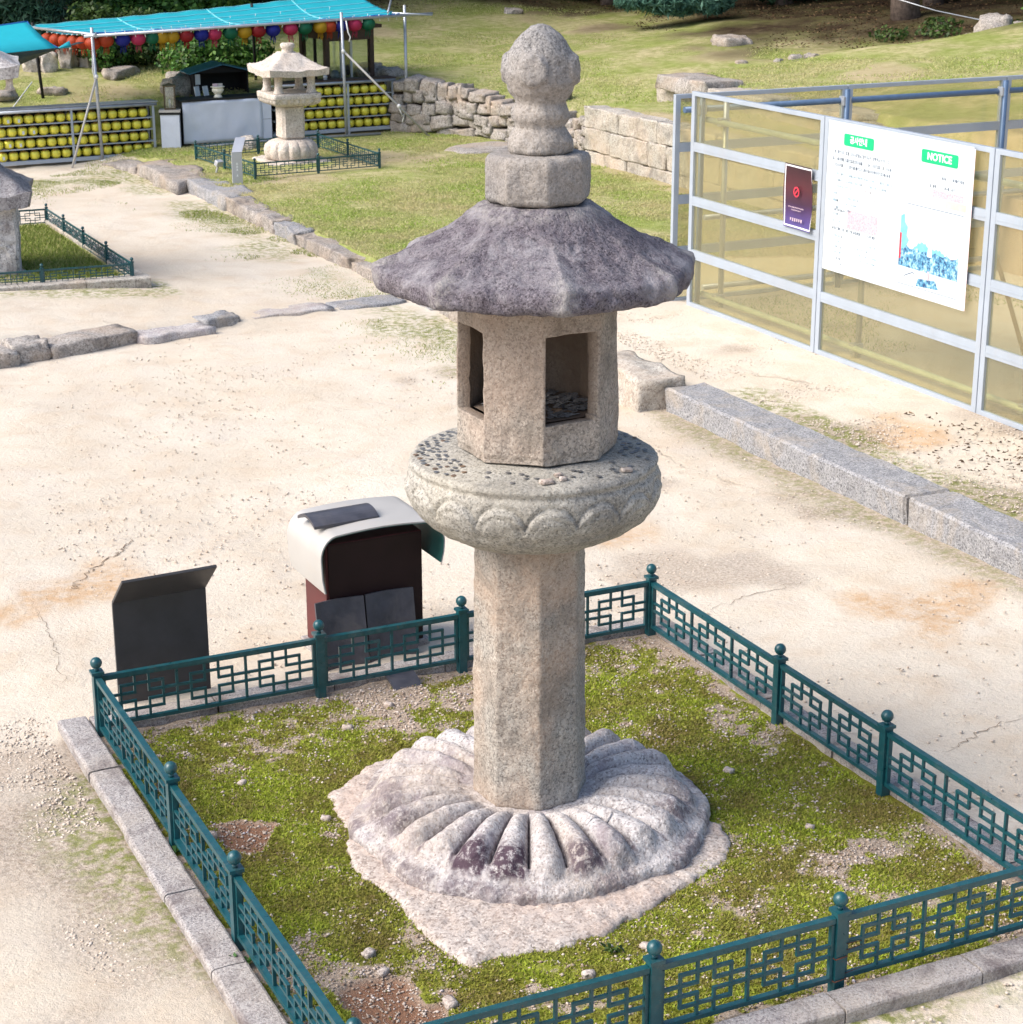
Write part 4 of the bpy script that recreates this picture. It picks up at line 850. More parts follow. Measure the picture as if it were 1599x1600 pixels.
block('kerb_block', (5.0, -1.6, -.06), (5.33, 1.18, .168), kb, M['terrace_stone'], (5.1, 4, 0), 33, amp=.008)
rock('rough_block', 'rough broken granite block between the kerb and the lantern', 'stone block', (5.02, 7.36, .07), (.34, .92, .30), 40, M['ashlar_stone'], n=10, rnd_=.08, amp=.10, ns=2.4, rz=R(-4))
# stones of the low step across the court
SS = [(.93, 10.33, .42, .30, .16, 'grey stone at the very left end of the step row', .05), (1.24, 10.42, .30, .28, .19, 'rounded grey boulder, second from left in the step row', .1), (1.75, 10.57, .84, .34, .15, 'long cracked beige stone, third from left in the step row', .33),
      (2.48, 10.74, .66, .42, .10, 'pale rough stone, fourth from left in the step row', .2), (2.95, 10.89, .34, .26, .13, 'small grey stone, fifth from left in the step row', .25), (3.62, 11.02, .80, .30, .09, 'long flat pale stone, sixth from left in the step row', .12), (4.40, 11.12, .72, .34, .07, 'flat purple grey stone at the right end of the step row', .1)]
for i, (x, y, w, dp, h_, lab, rz_) in enumerate(SS):
    rock('step_stone', lab, 'stone', (x, y, h_/2-.055 if i < 3 else h_/2-.05), (w, dp, h_+.02), 300+i, M['lotus_stone'] if i in (3, 5) else M['terrace_stone'] if i in (4, 6) else M['field_stone'], rz=rz_, group='stones of the low step across the court', n=10, rnd_=.2, amp=.12, ns=2.2)

# ------------------------------------------------------------------ hoarding
def panel(parent, L, H_, place, mat_f, nb=4):
    """framed panel with nb bays; place(x, y, z) maps along, depth, height to world"""
    def bx_(mb, a, b):
        c = [(a[i]+b[i])/2 for i in range(3)]; h_ = [(b[i]-a[i])/2 for i in range(3)]; o = Vector(place(*c)); ex = Vector(place(c[0]+h_[0], c[1], c[2]))-o; ey = Vector(place(c[0], c[1]+h_[1], c[2]))-o; mb.obox(o, ex, ey, (0, 0, h_[2]))
    V = [place(x, y, z) for y in (-.020, .020) for x, z in ((.004, 0), (L-.004, 0), (L-.004, H_), (.004, H_), (.054, .035), (L-.054, .035), (L-.054, H_-.035), (.054, H_-.035))]
    F = []
    for i in range(4):
        j = (i+1) % 4; F += [(i, j, 4+j, 4+i), (8+j, 8+i, 12+i, 12+j), (j, i, 8+i, 8+j), (4+i, 4+j, 12+j, 12+i)]
    fr = MB().add(V, F).build('panel_frame', mat_f, parent, bevel=.003)
    for i in range(1, nb):
        z = H_*i/nb; w = .035 if i in (0, nb) else .038; z1, z2 = max(0, z-w), min(H_, z+w); m2 = MB(); bx_(m2, (.0545, -.018, z1), (L-.0545, .018, z2))
        if 0 < i < nb: bx_(m2, (.0548, -.0205, z-.014), (L-.0548, -.0185, z-.005))
        m2.build('rail', mat_f, fr)
    for i in range(nb):
        z1, z2 = H_*i/nb+(.035 if i == 0 else .038), H_*(i+1)/nb-(.035 if i == nb-1 else .038); m2 = MB(); bx_(m2, (.0545, .001, z1), (L-.0545, .005, z2)); m2.build('sheet', M['sheet'], fr)
HB = (6.62, 5.4, T)
hf = thing('front_hoarding', 'see-through yellowish panel hoarding on grey frames that carries the notice', 'hoarding', HB)
for v1, v2 in ((9.30, 7.37), (7.37, 5.415), (5.415, 3.46), (3.46, 1.5)):
    panel(hf, v1-v2, 1.79, lambda x, y, z, v1=v1: (y, v1-x-HB[1], z), M['alu'])
for z in (1.545, .055+.0): 
    MB().tube([(.16, 9.45-HB[1], z+(0 if z > 1 else .02)), (.16, 1.5-HB[1], z+(0 if z > 1 else .02))], .024, 10).build('scaffold_pipe', M['pipe_green'], hf)
for v in (9.12, 7.12, 5.15, 3.2):
    MB().tube([(.21, v-HB[1], -.02), (.21, v-HB[1], 1.72)], .024, 10).build('upright_pipe', M['pipe'], hf)
    for z in (1.545, .075): MB().box((.14, v-.035-HB[1], z-.035), (.235, v+.035-HB[1], z+.035)).build('clamp', M['pipe'], hf, bevel=.008)
BB = (6.5, 9.46, T)
hb = thing('back_hoarding', 'rear panel hoarding with blue scaffold pipe along its top', 'hoarding', BB)
for k_ in range(3): panel(hb, 1.72, 1.75, lambda x, y, z, k_=k_: (.03+1.72*k_+x, -y, z), M['alu'])
MB().tube([(.08, -.085, 1.63), (5.2, -.085, 1.63)], .026, 12).build('top_pipe', M['pipe_blue'], hb)
for z in (.12, .72): MB().tube([(.3, -.085, z), (5.2, -.085, z)], .024, 10).build('scaffold_pipe', M['pipe'], hb)
for u in (.22, 1.66, 3.36, 5.0):
    MB().tube([(u, -.14, -.02), (u, -.14, 1.73)], .025, 10).build('upright_pipe', M['pipe_blue'], hb)
    MB().box((u-.04, -.15, 1.59), (u+.04, -.075, 1.67)).lathe((u+.05, -.11, 1.63), [(.012, -.03), (.012, .03)], 8).build('clamp', M['pipe'], hb, bevel=.008)
o = MB().bar((7.6, 6.05, T), (7.35, 6.25, 1.05), .07, .03).build('wooden_plank', M['plank_wood']); tag(o, 'pale wooden plank leaning behind the translucent hoarding panels', 'plank')

# notice banner on the front hoarding
def rrect(w, h, r, n=5):
    P = []
    for cx, cy, a0 in ((w/2-r, h/2-r, 0), (-w/2+r, h/2-r, 90), (-w/2+r, -h/2+r, 180), (w/2-r, -h/2+r, 270)):
        for i in range(n+1): a = R(a0+90*i/n); P.append((cx+r*math.cos(a), cy+r*math.sin(a)))
    return P
NB0 = (6.588, 7.285, T); nb = thing('notice_banner', 'large white two page construction notice banner on the front hoarding', 'banner', NB0)
BW, BH, BT = 1.68, 1.10, 1.775   # a runs right (towards -v), b runs up from the banner's top edge down
def bl(a, b, dp=0.0): return (-.006-dp, -a, BT-b)
def flat(name, pts, mat, dp, th=.0012, parent=None):
    mb = MB(); n_ = len(pts); V = [bl(a, b, dp) for a, b in pts] + [bl(a, b, dp-th) for a, b in pts]
    mb.add(V, [tuple(range(n_)), tuple(range(n_, 2*n_))[::-1]] + [(i, n_+i, n_+(i+1) % n_, (i+1) % n_) for i in range(n_)]); return mb.build(name, M[mat], parent or nb)
def rect(a1, b1, a2, b2): return [(a1, b1), (a1, b2), (a2, b2), (a2, b1)]
def wavy(a1, a2):
    # the sheet itself, slightly billowed at its free left side
    V = []; F = []; n1, n2_ = 16, 14
    for lay in (0, 1):
        for i in range(n1+1):
            for j in range(n2_+1):
                a = a1+(a2-a1)*i/n1; b = BH*j/n2_; V.append(bl(a, b, -.004*lay))
    ix = lambda l, i, j: l*(n1+1)*(n2_+1)+i*(n2_+1)+j
    for i in range(n1):
        for j in range(n2_): F += [(ix(0, i, j), ix(0, i, j+1), ix(0, i+1, j+1), ix(0, i+1, j)), (ix(1, i, j), ix(1, i+1, j), ix(1, i+1, j+1), ix(1, i, j+1))]
    for i in range(n1): F += [(ix(0, i, 0), ix(0, i+1, 0), ix(1, i+1, 0), ix(1, i, 0)), (ix(0, i, n2_), ix(1, i, n2_), ix(1, i+1, n2_), ix(0, i+1, n2_))]
    for j in range(n2_): F += [(ix(0, 0, j), ix(1, 0, j), ix(1, 0, j+1), ix(0, 0, j+1)), (ix(0, n1, j), ix(0, n1, j+1), ix(1, n1, j+1), ix(1, n1, j))]
    me = bpy.data.meshes.new('page'); me.from_pydata(V, [], F); me.update(); return link('page', me, nb, M['white_paper'])
wavy(0, .838); wavy(.842, BW)
flat('red_edge', rect(BW+.0005, .01, BW+.018, BH-.002), 'paper_edge', .0005)
def text(name, s, size, a, b, mat, parent, dp, bold=0.0, font=None, wide=1.0):
    cu = bpy.data.curves.new(name, 'FONT'); cu.body = s; cu.size = size; cu.align_x = 'CENTER'; cu.align_y = 'CENTER'; cu.offset = bold; cu.extrude = .0006; cu.resolution_u = 3
    tmp = bpy.data.objects.new(name, cu); COL.objects.link(tmp); dg = bpy.context.evaluated_depsgraph_get(); dg.update()
    me = bpy.data.meshes.new_from_object(tmp.evaluated_get(dg)); bpy.data.objects.remove(tmp)
    o = link(name, me, parent, M[mat]); me.materials.clear(); me.materials.append(M[mat])
    # text x runs right = -v, text y runs up, its normal looks out to -u
    o.matrix_local = Matrix(((0, 0, -1, 0), (-1, 0, 0, 0), (0, 1, 0, 0), (0, 0, 0, 1))); o.location = bl(a, b, dp); o.scale = (wide, 1, 1); return o
def bar_text(a, b, w, h, mat='grey_print', seed=0, rows=1, pitch=.04, dens=.8, name='print_line'):
    """rows of too-small-to-read lettering as little strokes"""
    r_ = random.Random(seed); mb = MB()
    for k_ in range(rows):
        x = a
        while x < a+w:
            cw = h*r_.uniform(.55, .85)
            if r_.random() < dens:
                for s_ in range(3):
                    t_ = r_.random(); y0 = b+k_*pitch
                    q = rect(x, y0+h*(.05+.32*s_), x+cw, y0+h*(.17+.32*s_)) if t_ < .6 else rect(x+cw*r_.uniform(0, .7), y0, x+cw*.15+cw*r_.uniform(0, .7), y0+h)
                    mb.add([bl(i, j, .0022) for i, j in q], [(0, 1, 2, 3)])
            x += cw*1.25
    o = mb.build(name, M[mat], nb); o['kind'] = 'stuff'; return o
hd = flat('heading_plate', [(.385+x, .118-y) for x, y in rrect(.365, .085, .016)], 'green_print', .0024); text('heading_text', '공사안내', .058, .385, .118, 'white_print', nb, .0036, .0012)
hd = flat('heading_plate', [(1.325+x, .118-y) for x, y in rrect(.40, .088, .016)], 'green_print', .0024); text('heading_text', 'NOTICE', .070, 1.325, .118, 'white_print', nb, .0036, .0018, wide=1.05)
bar_text(.075, .205, .70, .024, seed=1, rows=2, pitch=.05); bar_text(.075, .30, .70, .022, seed=2)
bar_text(.12, .365, .68, .018, 'pale_blue_print', 3, 2, .045); bar_text(.10, .455, .26, .018, 'pale_blue_print', 4); bar_text(.10, .51, .10, .018, 'pale_blue_print', 5, 5, .05); bar_text(.27, .53, .14, .016, 'pale_blue_print', 6, 4, .045)
flat('print_box', rect(.43, .44, .68, .535), 'white_paper', .0016); bar_text(.44, .45, .22, .018, 'rose_print', 7, 3, .028, name='print_table')
flat('print_table', rect(.29, .62, .66, .755), 'rose_print', .0016); bar_text(.11, .63, .14, .018, 'grey_print', 8); bar_text(.11, .765, .55, .02, 'grey_print', 9, 1, .04, .6)
bar_text(.13, .82, .10, .016, 'pale_blue_print', 10, 4, .04); bar_text(.40, .84, .26, .015, 'pale_blue_print', 11, 4, .04, .6); bar_text(.12, .985, .12, .016, 'grey_print', 12, 2, .04, .5)
bar_text(1.36, .235, .26, .022, 'grey_print', 13, 1, .05); bar_text(1.20, .30, .30, .022, 'grey_print', 14, 1, .05, .5)
flat('tan_block', rect(1.42, .39, 1.64, .44), 'tan_print', .0016); flat('small_picture', rect(1.27, .315+.02, 1.60, .385), 'rose_print', .0018)
flat('rule_line', rect(1.0, .465, 1.62, .469), 'grey_print', .0016)
# the printed picture: sky, hills, a band of town, a pond
k = NT('picture_band'); n1 = k.noise(30, 5, .75, .3); n2n = k.voro(45)
cc = k.ramp(n1, [(.40, (.02, .04, .13)), (.49, (.06, .26, .42)), (.58, (.30, .50, .62)), (.70, (.60, .68, .74))]); cc = k.mix(k.ramp(n2n, [(.1, .5), (.3, 0)]), cc, (.20, .22, .38)); M['picture_band'] = k.done(cc, .6)
k = NT('picture_hill'); M['picture_hill'] = k.done(k.mix(k.noise(25, 4, .7), (.04, .30, .42), (.30, .62, .70)), .6)
k = NT('picture_sky'); M['picture_sky'] = k.done(k.mix(k.noise(3, 3), (.48, .62, .66), (.58, .64, .66)), .6)
pc = flat('picture', rect(.935, .475, 1.60, .93), 'picture_sky', .0012)
hp = [(.936, .70)]
for i in range(61): x = .936+.66*i/60; hp.append((x, .752-.028*math.sin(i*.13+4.2)-.016*math.sin(i*.31+1)-.006*math.sin(i*1.7)))
flat('picture_hills', [(.936, .87)] + hp[1:] + [(1.598, .87)], 'picture_hill', .0020)
bp = [(.936, .76)] + [(.936+.66*i/16, .772+.012*math.sin(i*2.3)) for i in range(17)]
flat('picture_town', bp + [(1.598, .915), (.936, .91)], 'picture_band', .0028)
flat('picture_tree', [(.94, .56), (.975, .545), (.985, .60), (1.02, .63), (1.01, .69), (1.04, .72), (1.0, .78), (.94, .80)], 'picture_hill', .0036); flat('picture_red_strip', rect(.938, .68, .958, .86), 'red_print', .0044)  # printed tree, and a red strip at the picture's left edge
flat('picture_monument', [(1.27, .70), (1.30, .70), (1.31, .80), (1.26, .80)], 'white_print', .0036)
flat('picture_pond', [(1.17, .97), (1.36, .955), (1.40, 1.01), (1.15, 1.025)], 'picture_band', .0020); flat('picture_path', [(1.27, .90), (1.29, .90), (1.288, .965), (1.278, .965)], 'rose_print', .0036); flat('rule_line', rect(.94, 1.035, 1.60, 1.038), 'grey_print', .0016)
flat('plan_outline', [(1.0, .975), (1.10, .935), (1.13, .94), (1.125, .944), (1.10, .942), (1.006, .978)], 'grey_print', .0020)

PB = (6.592, 7.835, T); po = thing('warning_poster', 'dark purple curled poster with a red prohibition mark beside the white banner', 'poster', PB)
def poster():
    V = []; F = []; n1, n2_ = 8, 12; W, H1, zt = .375, .485, 1.395
    for lay in (0, 1):
        for i in range(n1+1):
            for j in range(n2_+1):
                a = i/n1; b = j/n2_; V.append((-.012-.010*math.sin(b*5+a*2)*(.3+a)+.003*lay, -a*W+.012*math.sin(b*3.2), zt-b*H1))
    ix = lambda l, i, j: l*(n1+1)*(n2_+1)+i*(n2_+1)+j
    for i in range(n1):
        for j in range(n2_): F += [(ix(0, i, j), ix(0, i, j+1), ix(0, i+1, j+1), ix(0, i+1, j)), (ix(1, i, j), ix(1, i+1, j), ix(1, i+1, j+1), ix(1, i, j+1))]
    me = bpy.data.meshes.new('poster_sheet'); me.from_pydata(V, [], F); me.polygons.foreach_set('use_smooth', [True]*len(F)); me.update()
    k = NT('poster_print', 'o'); tc = k.new('ShaderNodeTexCoord').outputs['Object']; sx = k.new('ShaderNodeSeparateXYZ'); k.l.new(tc, sx.inputs[0])
    y = k.math('MULTIPLY', sx.outputs[1], -1/W); z = k.math('DIVIDE', k.math('SUBTRACT', zt, sx.outputs[2]), H1)
    c = k.ramp(z, [(0, (.03, .012, .016)), (.35, (.10, .022, .030)), (.6, (.055, .02, .05)), (.78, (.08, .045, .16)), (1, (.10, .08, .30))])
    c = k.mix(k.math('MULTIPLY', k.noise(14, 4), .4), c, (.02, .01, .02))
    bd = k.math('MINIMUM', k.math('MINIMUM', k.math('ADD', y, .01), k.math('SUBTRACT', 1.03, y)), k.math('MINIMUM', k.math('MULTIPLY', z, 1.3), k.math('MULTIPLY', k.math('SUBTRACT', 1, z), 1.3)))
    c = k.mix(k.math('MULTIPLY', k.math('GREATER_THAN', bd, .022), k.math('LESS_THAN', bd, .055)), c, (.72, .70, .74)); M['poster'] = k.done(c, .4)
    link('poster_sheet', me, po, M['poster'])
    ring = MB(); n_ = 28; cx, cz = -.19, 1.395-.20
    P = [(-.030, cx+r_*math.cos(2*math.pi*i/n_), cz+r_*math.sin(2*math.pi*i/n_)) for r_ in (.040, .028) for i in range(n_)]
    ring.add(P, [(i, (i+1) % n_, n_+(i+1) % n_, n_+i) for i in range(n_)]); ring.obox((-.0305, cx, cz), (.0005, 0, 0), (0, .026, -.026), (0, .004, .004)); ring.build('prohibition_mark', M['red_print'], po)
    mb = MB(); r_ = random.Random(4)
    for (a0, w_, zc, h_) in ((.09, .2, .315, .010), (.13, .13, .335, .010), (.12, .17, .40, .026)):
        x = a0
        while x < a0+w_: mb.add([(-.030, -x, zt-zc), (-.030, -x-h_*.6, zt-zc), (-.030, -x-h_*.6, zt-zc-h_*r_.uniform(.4, 1)), (-.030, -x, zt-zc-h_)], [(0, 3, 2, 1)]); x += h_*1.1
    mb.build('print_line', M['rose_print'], po)['kind'] = 'stuff'
poster()

# ------------------------------------------------------------------ stone monument at the left edge
pg = thing('stone_pagoda', 'pale weathered stone monument with dark roof slabs at the left edge', 'stone monument', (1.50, 13.55, .11), R(-12))
def sq_rock(name, a, b, mat, seed, amp=.02, par=None, ns=5, bev=.03): return block(name, a, b, par or pg, mat, (0, 0, 0), seed, amp=amp, bev=bev, step=.05, ns=ns)
sq_rock('shaft', (-.36, -.36, -.10), (.36, .36, .66), M['pagoda_stone'], 501, .025)
def sq_roof(name, W, z0, z1, th, top, mat, par, seed, rz=0.0, amp=.012, flare=.05, n=26):
    """square stone roof: thick eaves, gently concave slopes"""
    V = []; F = []; g_ = np.linspace(-1, 1, n); P = []
    for lay in (0, 1):
        for x in g_:
            for y in g_:
                m = max(abs(x), abs(y)); c_ = min(abs(x), abs(y))/max(m, 1e-6)
                if lay == 0: t = min(1, max(0, (1-m)/(1-top/W))); z = z0+th+(z1-z0-th)*(t**1.25) + flare*(m**3)*c_**3
                else: z = z0 + flare*.6*(m**3)*c_**3
                q = 1 if lay == 0 else .97; P.append((x*W/2*q, y*W/2*q, z))
    ix = lambda l, i, j: l*n*n+i*n+j
    for i in range(n-1):
        for j in range(n-1): F += [(ix(0, i, j), ix(0, i+1, j), ix(0, i+1, j+1), ix(0, i, j+1)), (ix(1, i, j), ix(1, i, j+1), ix(1, i+1, j+1), ix(1, i+1, j))]
    for i in range(n-1):
        F += [(ix(0, i+1, 0), ix(0, i, 0), ix(1, i, 0), ix(1, i+1, 0)), (ix(0, i, n-1), ix(0, i+1, n-1), ix(1, i+1, n-1), ix(1, i, n-1)), (ix(0, 0, i), ix(0, 0, i+1), ix(1, 0, i+1), ix(1, 0, i)), (ix(0, n-1, i+1), ix(0, n-1, i), ix(1, n-1, i), ix(1, n-1, i+1))]
    P = np.array(P); P = P + np.stack([fbm(P, 8, seed, 3), fbm(P+3, 8, seed+1, 3), fbm(P+6, 8, seed+2, 3)], 1)*amp
    me = bpy.data.meshes.new(name); me.from_pydata(P.tolist(), [], F); me.polygons.foreach_set('use_smooth', [True]*len(F)); me.update(); o = link(name, me, par, mat); o.rotation_euler.z = rz
    o.modifiers.new('edge', 'EDGE_SPLIT').split_angle = R(55); return o
sq_roof('roof_slab', 1.02, .66, .98, .12, .5, M['pagoda_roof'], pg, 503, amp=.03, flare=.0)
sq_rock('upper_body', (-.22, -.22, .95), (.22, .22, 1.78), M['pagoda_stone'], 504, .02)
for x, y in ((-.33, -.33), (.33, -.33), (.33, .33), (-.33, .33)):
    pass
sq_roof('roof_slab', .98, 1.79, 2.10, .10, .35, M['pagoda_stone'], pg, 507, flare=.03)
MB().lathe((.40, -.38, 0), [(.05, 1.70), (.032, 1.73), (.030, 1.775), (.042, 1.80)], 12).build('corner_drop', M['far_granite'], pg)
fence('ornamental_fence', 'low teal lattice fence round the grass plot at the left edge', [(.65, 12.63), (2.66, 12.49), (2.64, 15.85), (.62, 15.95)], [(.2, .60), (.27, .535, .775), (.4, .8), (.27, .535, .775)], .095, .62, lambda x, y, s: 3 if math.hypot(x, y) > .75 else 2, M['fence_paint'], nball=10)
k2 = thing('plot_kerb', 'pale kerb round the fenced grass plot at the left edge', 'kerb', (1.6, 14, .05)); k2['kind'] = 'structure'
kerb_run((.45, 12.52), (2.80, 12.36), .20, .165, k2, 4, mat=M['ashlar_stone'], seed=11, org=(1.6, 14, .05), z0=-.05)
kerb_run((2.80, 12.565), (2.76, 15.9), .14, .16, k2, 4, mat=M['ashlar_stone'], seed=12, org=(1.6, 14, .05), z0=-.05)
mb = MB().box((.5, 12.66, -.05), (2.66, 15.9, .115)); o = mb.build('plot_lawn', M['lawn_soil']); tag(o, kind='structure'); attr(o.data, 'bare', [0]*8); attr(o.data, 'litter', [0]*8)
n = 26000; gu, gv = rng.uniform(.7, 2.6, n), rng.uniform(12.7, 15.8, n); ok = np.maximum(abs(gu-1.5), abs(gv-13.55)) > .4
tag(scatter_tri('plot_grass', np.stack([gu, gv, np.full(n, .115)], 1)[ok], .016, .040, .8, M['grass_tuft'], 15), kind='stuff', label='green grass inside the fenced plot at the left edge')

# ------------------------------------------------------------------ the far stone lantern and its fence
fl = thing('stone_lantern', 'small pale stone lantern with four posts under a square roof, on the far lawn', 'stone lantern', (6.47, 19.0, T), R(1))
def flot(th, r, z):
    x = np.mod(th/(2*np.pi)*14, 1)-.5; rib = np.sqrt(np.clip(1-(2*x)**2*.95, 0, 1)); w = sm(z, .02, .06)*(1-sm(z, .25, .30)); return r*(1+.11*(rib-.5)*w), z
block('base_slab', (-.40, -.40, -.06), (.40, .40, .035), fl, M['far_granite'], (0, 0, 0), 521, amp=.02, bev=.015, step=.06)
polar('lotus_base', [(.27, .03), (.305, .05), (.325, .10), (.33, .16), (.31, .22), (.26, .265), (.20, .285), (.05, .29)], 210, flot, M['far_granite'], fl, amp=.005, ns=20, seed=522, step=.02)
block('shaft', (-.150, -.150, .28), (.150, .150, .72), fl, M['far_granite'], (0, 0, 0), 523, amp=.006, bev=.035, step=.05)
def fcap(th, r, z): 
    a = np.mod(th+math.pi/4, math.pi/2)-math.pi/4; sq = np.minimum(1/np.cos(a), 1.36); return r*sq*(1+.03*np.cos(24*th)*(z < .80)*(z > .72)), z
polar('capital', [(.16, .70), (.24, .715), (.295, .745), (.315, .785), (.318, .80), (.325, .805), (.325, .865), (.318, .872), (.05, .872)], 240, fcap, M['far_granite'], fl, amp=.004, ns=20, seed=524, step=.015)
for x, y in ((-.215, -.215), (.215, -.215), (.215, .215), (-.215, .215)):
    MB().lathe((x, y, 0), [(.068, .868), (.07, .89), (.054, .915), (.049, .98), (.052, 1.06), (.058, 1.10)], 16).build('post', M['far_granite'], fl)
sq_roof('roof', .80, 1.085, 1.36, .075, .22, M['far_granite'], fl, 525, amp=.012, flare=.035)
polar('finial', [(.07, 1.345), (.075, 1.36), (.070, 1.40), (.088, 1.42), (.09, 1.455), (.075, 1.47), (.02, 1.472)], 40, lambda t, r, z: (r, z), M['far_granite'], fl, amp=.004, seed=526, step=.02)
fence('ornamental_fence', 'small teal lattice fence round the far stone lantern on the lawn', [(5.56, 17.72), (7.22, 17.86), (7.18, 19.95), (5.40, 19.62)], [(.5,), (.5,), (.5,), (.5,)], T, .66, lambda x, y, s: 3, M['fence_paint'], nball=10)
ss = thing('plinth_sign', 'silver angled plinth sign standing before the far fenced lantern', 'sign', (5.27, 17.50, T), R(-8))
mb = MB().obox((0, 0, .16), (.062, 0, 0), (0, .012, 0), (0, 0, .20)); mb.build('plinth', M['silver'], ss, bevel=.003)
a, b = Vector((0, -.012, .362)), Vector((.10, .26, .50)); dv = b-a; nx = Vector((.062, 0, 0))
MB().obox((a+b)/2, nx, dv/2, nx.cross(dv).normalized()*.010).build('reading_plate', M['silver'], ss, bevel=.002)
MB().bar((.07, .17, -.02), (.07, .17, .42), .05, .012).build('back_leg', M['silver'], ss)
mb = MB()
for z in (.235, .200, .165, .095): mb.box((-.010, -.0145, z), (.008, -.0125, z+.006)); mb.box((-.004, -.0145, z-.012), (.002, -.0125, z+.016)); mb.box((-.012, -.0145, z-.012), (.010, -.0125, z-.007))
mb.build('carved_marks', M['white_print'], ss)
o = MB().box((-.05, -.03, 0), (.05, .03, .07)).box((-.012, -.012, -.10), (.012, .012, 0)).build('floodlight', M['silver'], loc=(5.30, 18.35, T+.10), rot=(R(25), 0, .4), bevel=.006); tag(o, 'small grey floodlight by the corner of the far fence', 'floodlight')

# ------------------------------------------------------------------ gold lantern racks
def gold_me():
    mb = MB(); n_, m_ = 20, 10; V = []; F = []
    for i in range(m_+1):
        a = math.pi*i/m_; r0 = .066*math.sin(a)**.8; z = -.064*math.cos(a)
        for k_ in range(n_):
            th = 2*math.pi*k_/n_; r_ = r0*(1+.05*math.cos(10*th))*(1+.03*math.cos(6*a)); V.append((r_*math.cos(th), r_*math.sin(th), z))
    mb.add(V, [(i*n_+k_, i*n_+(k_+1) % n_, (i+1)*n_+(k_+1) % n_, (i+1)*n_+k_) for i in range(m_) for k_ in range(n_)], True); me = mb.mesh('body'); me.materials.append(M['gold'])
    c = MB().lathe((0, 0, 0), [(.050, .043), (.044, .053), (.028, .062), (.012, .067), (.010, .074)], 12); cm = c.mesh('cap'); cm.materials.append(M['cap_brown'])
    t_ = MB().box((-.014, -.0715, -.03), (.014, -.0705, .012)).mesh('name_tag'); t_.materials.append(M['white_paper']); return me, cm, t_
G_ME, G_CAP, G_TAG = gold_me()
ORD = ['first', 'second', 'third', 'fourth', 'fifth', 'sixth', 'seventh', 'eighth', 'ninth', 'tenth', 'eleventh', 'twelfth', 'thirteenth', 'fourteenth', 'fifteenth', 'sixteenth']
ROWN = ['bottom row', 'second lowest row', 'second highest row', 'top row']
def rack(name, label, org, W, posts, lname, tagged=()):
    t = thing(name, label, 'rack', org, R(3.2)); u = Vector((math.cos(R(3.2)), math.sin(R(3.2)), 0)); w = Vector((-u.y, u.x, 0))
    for x in posts:
        MB().bar((x, -.125, -.02), (x, -.125, .70), .028, .020, up=(0, 1, 0)).build('post', M['alu'], t); MB().bar((x, .12, -.02), (x, .12, .70), .028, .020, up=(0, 1, 0)).build('post', M['pipe'], t)
    MB().tube([(-.05, -.125, .715), (W+.03, -.125, .715)], .022, 10).build('top_pipe', M['pipe'], t); MB().tube([(-.05, .12, .70), (W+.03, .12, .70)], .02, 10).build('top_pipe', M['pipe'], t)
    MB().bar((-.05, -.128, .055), (W+.03, -.128, .055), .02, .035).build('bottom_rail', M['alu'], t)
    MB().box((-.04, .135, .02), (W+.02, .142, .69)).build('back_board', M['black'], t)
    MB().box((-.06, -.13, .742), (W+.05, .16, .752)).build('top_board', M['brown_wood'] if 'right' in lname else M['pipe'], t)
    n_ = int((W-.06)/.1395)
    for r_ in range(4):
        z0 = .078+.155*r_
        MB().box((-.02, -.02, z0-.008), (W, .11, z0)).build('shelf', M['pipe'], t); MB().bar((-.02, -.118, z0), (W, -.118, z0), .012, .014).build('shelf_rail', M['alu'], t)
        for i in range(n_):
            x = W-.10-.1395*i - (.045 if r_ % 2 else 0); p = Vector(org)+u*x+w*(-.060)+Vector((0, 0, z0+.066))
            o = link('gold_lantern', G_ME, loc=p, rot=(0, 0, rnd.uniform(0, 6))); link('cap', G_CAP, o)
            if (r_, i) in tagged: o.rotation_euler.z = 0; link('name_tag', G_TAG, o)
            tag(o, 'gold foil lantern%s, %s from right in %s, %s' % (' with white tag' if (r_, i) in tagged else '', ORD[i], ROWN[r_], lname), 'lantern', 'gold lanterns in the ' + lname)
    return t
rack('lantern_rack', 'left metal rack holding four rows of gold foil lanterns', (3.05, 21.02, .0), 2.22, (.02, 1.09, 2.20), 'left rack', {(0, 14): 1, (1, 13): 1, (1, 12): 1, (2, 12): 1, (2, 11): 1, (3, 13): 1, (3, 12): 1})
rack('lantern_rack', 'right metal rack of gold foil lanterns under a brown board', (6.98, 21.24, T), 1.80, (.02, 1.10, 1.79), 'right rack')

# ------------------------------------------------------------------ altar, candle case, incense pot, hut
al = thing('altar_table', 'offering table wrapped in white sheet between the lantern racks', 'table', (6.18, 21.1, T), R(2.5))
V = []; F = []; n1, n2_ = 24, 12
for i in range(n1+1):
    for j in range(n2_+1):
        x = -.56+1.13*i/n1; z = .035+.555*j/n2_; V.append((x, -.16+.010*float(fbm(np.array([[x, 0, z]]), 5, 3, 3)[0]), z))
F = [(i*(n2_+1)+j, (i+1)*(n2_+1)+j, (i+1)*(n2_+1)+j+1, i*(n2_+1)+j+1) for i in range(n1) for j in range(n2_)]
me = bpy.data.meshes.new('sheet_cover'); me.from_pydata(V, [], F); me.polygons.foreach_set('use_smooth', [True]*len(F)); me.update(); o = link('sheet_cover', me, al, M['white_sheet']); sd = o.modifiers.new('thick', 'SOLIDIFY'); sd.thickness = .004
MB().box((.574, -.158, .04), (.70, -.145, .30)).build('door_panel', M['white_sheet'], al); MB().box((.574, -.158, .305), (.70, -.145, .585)).build('door_panel', M['white_sheet'], al)
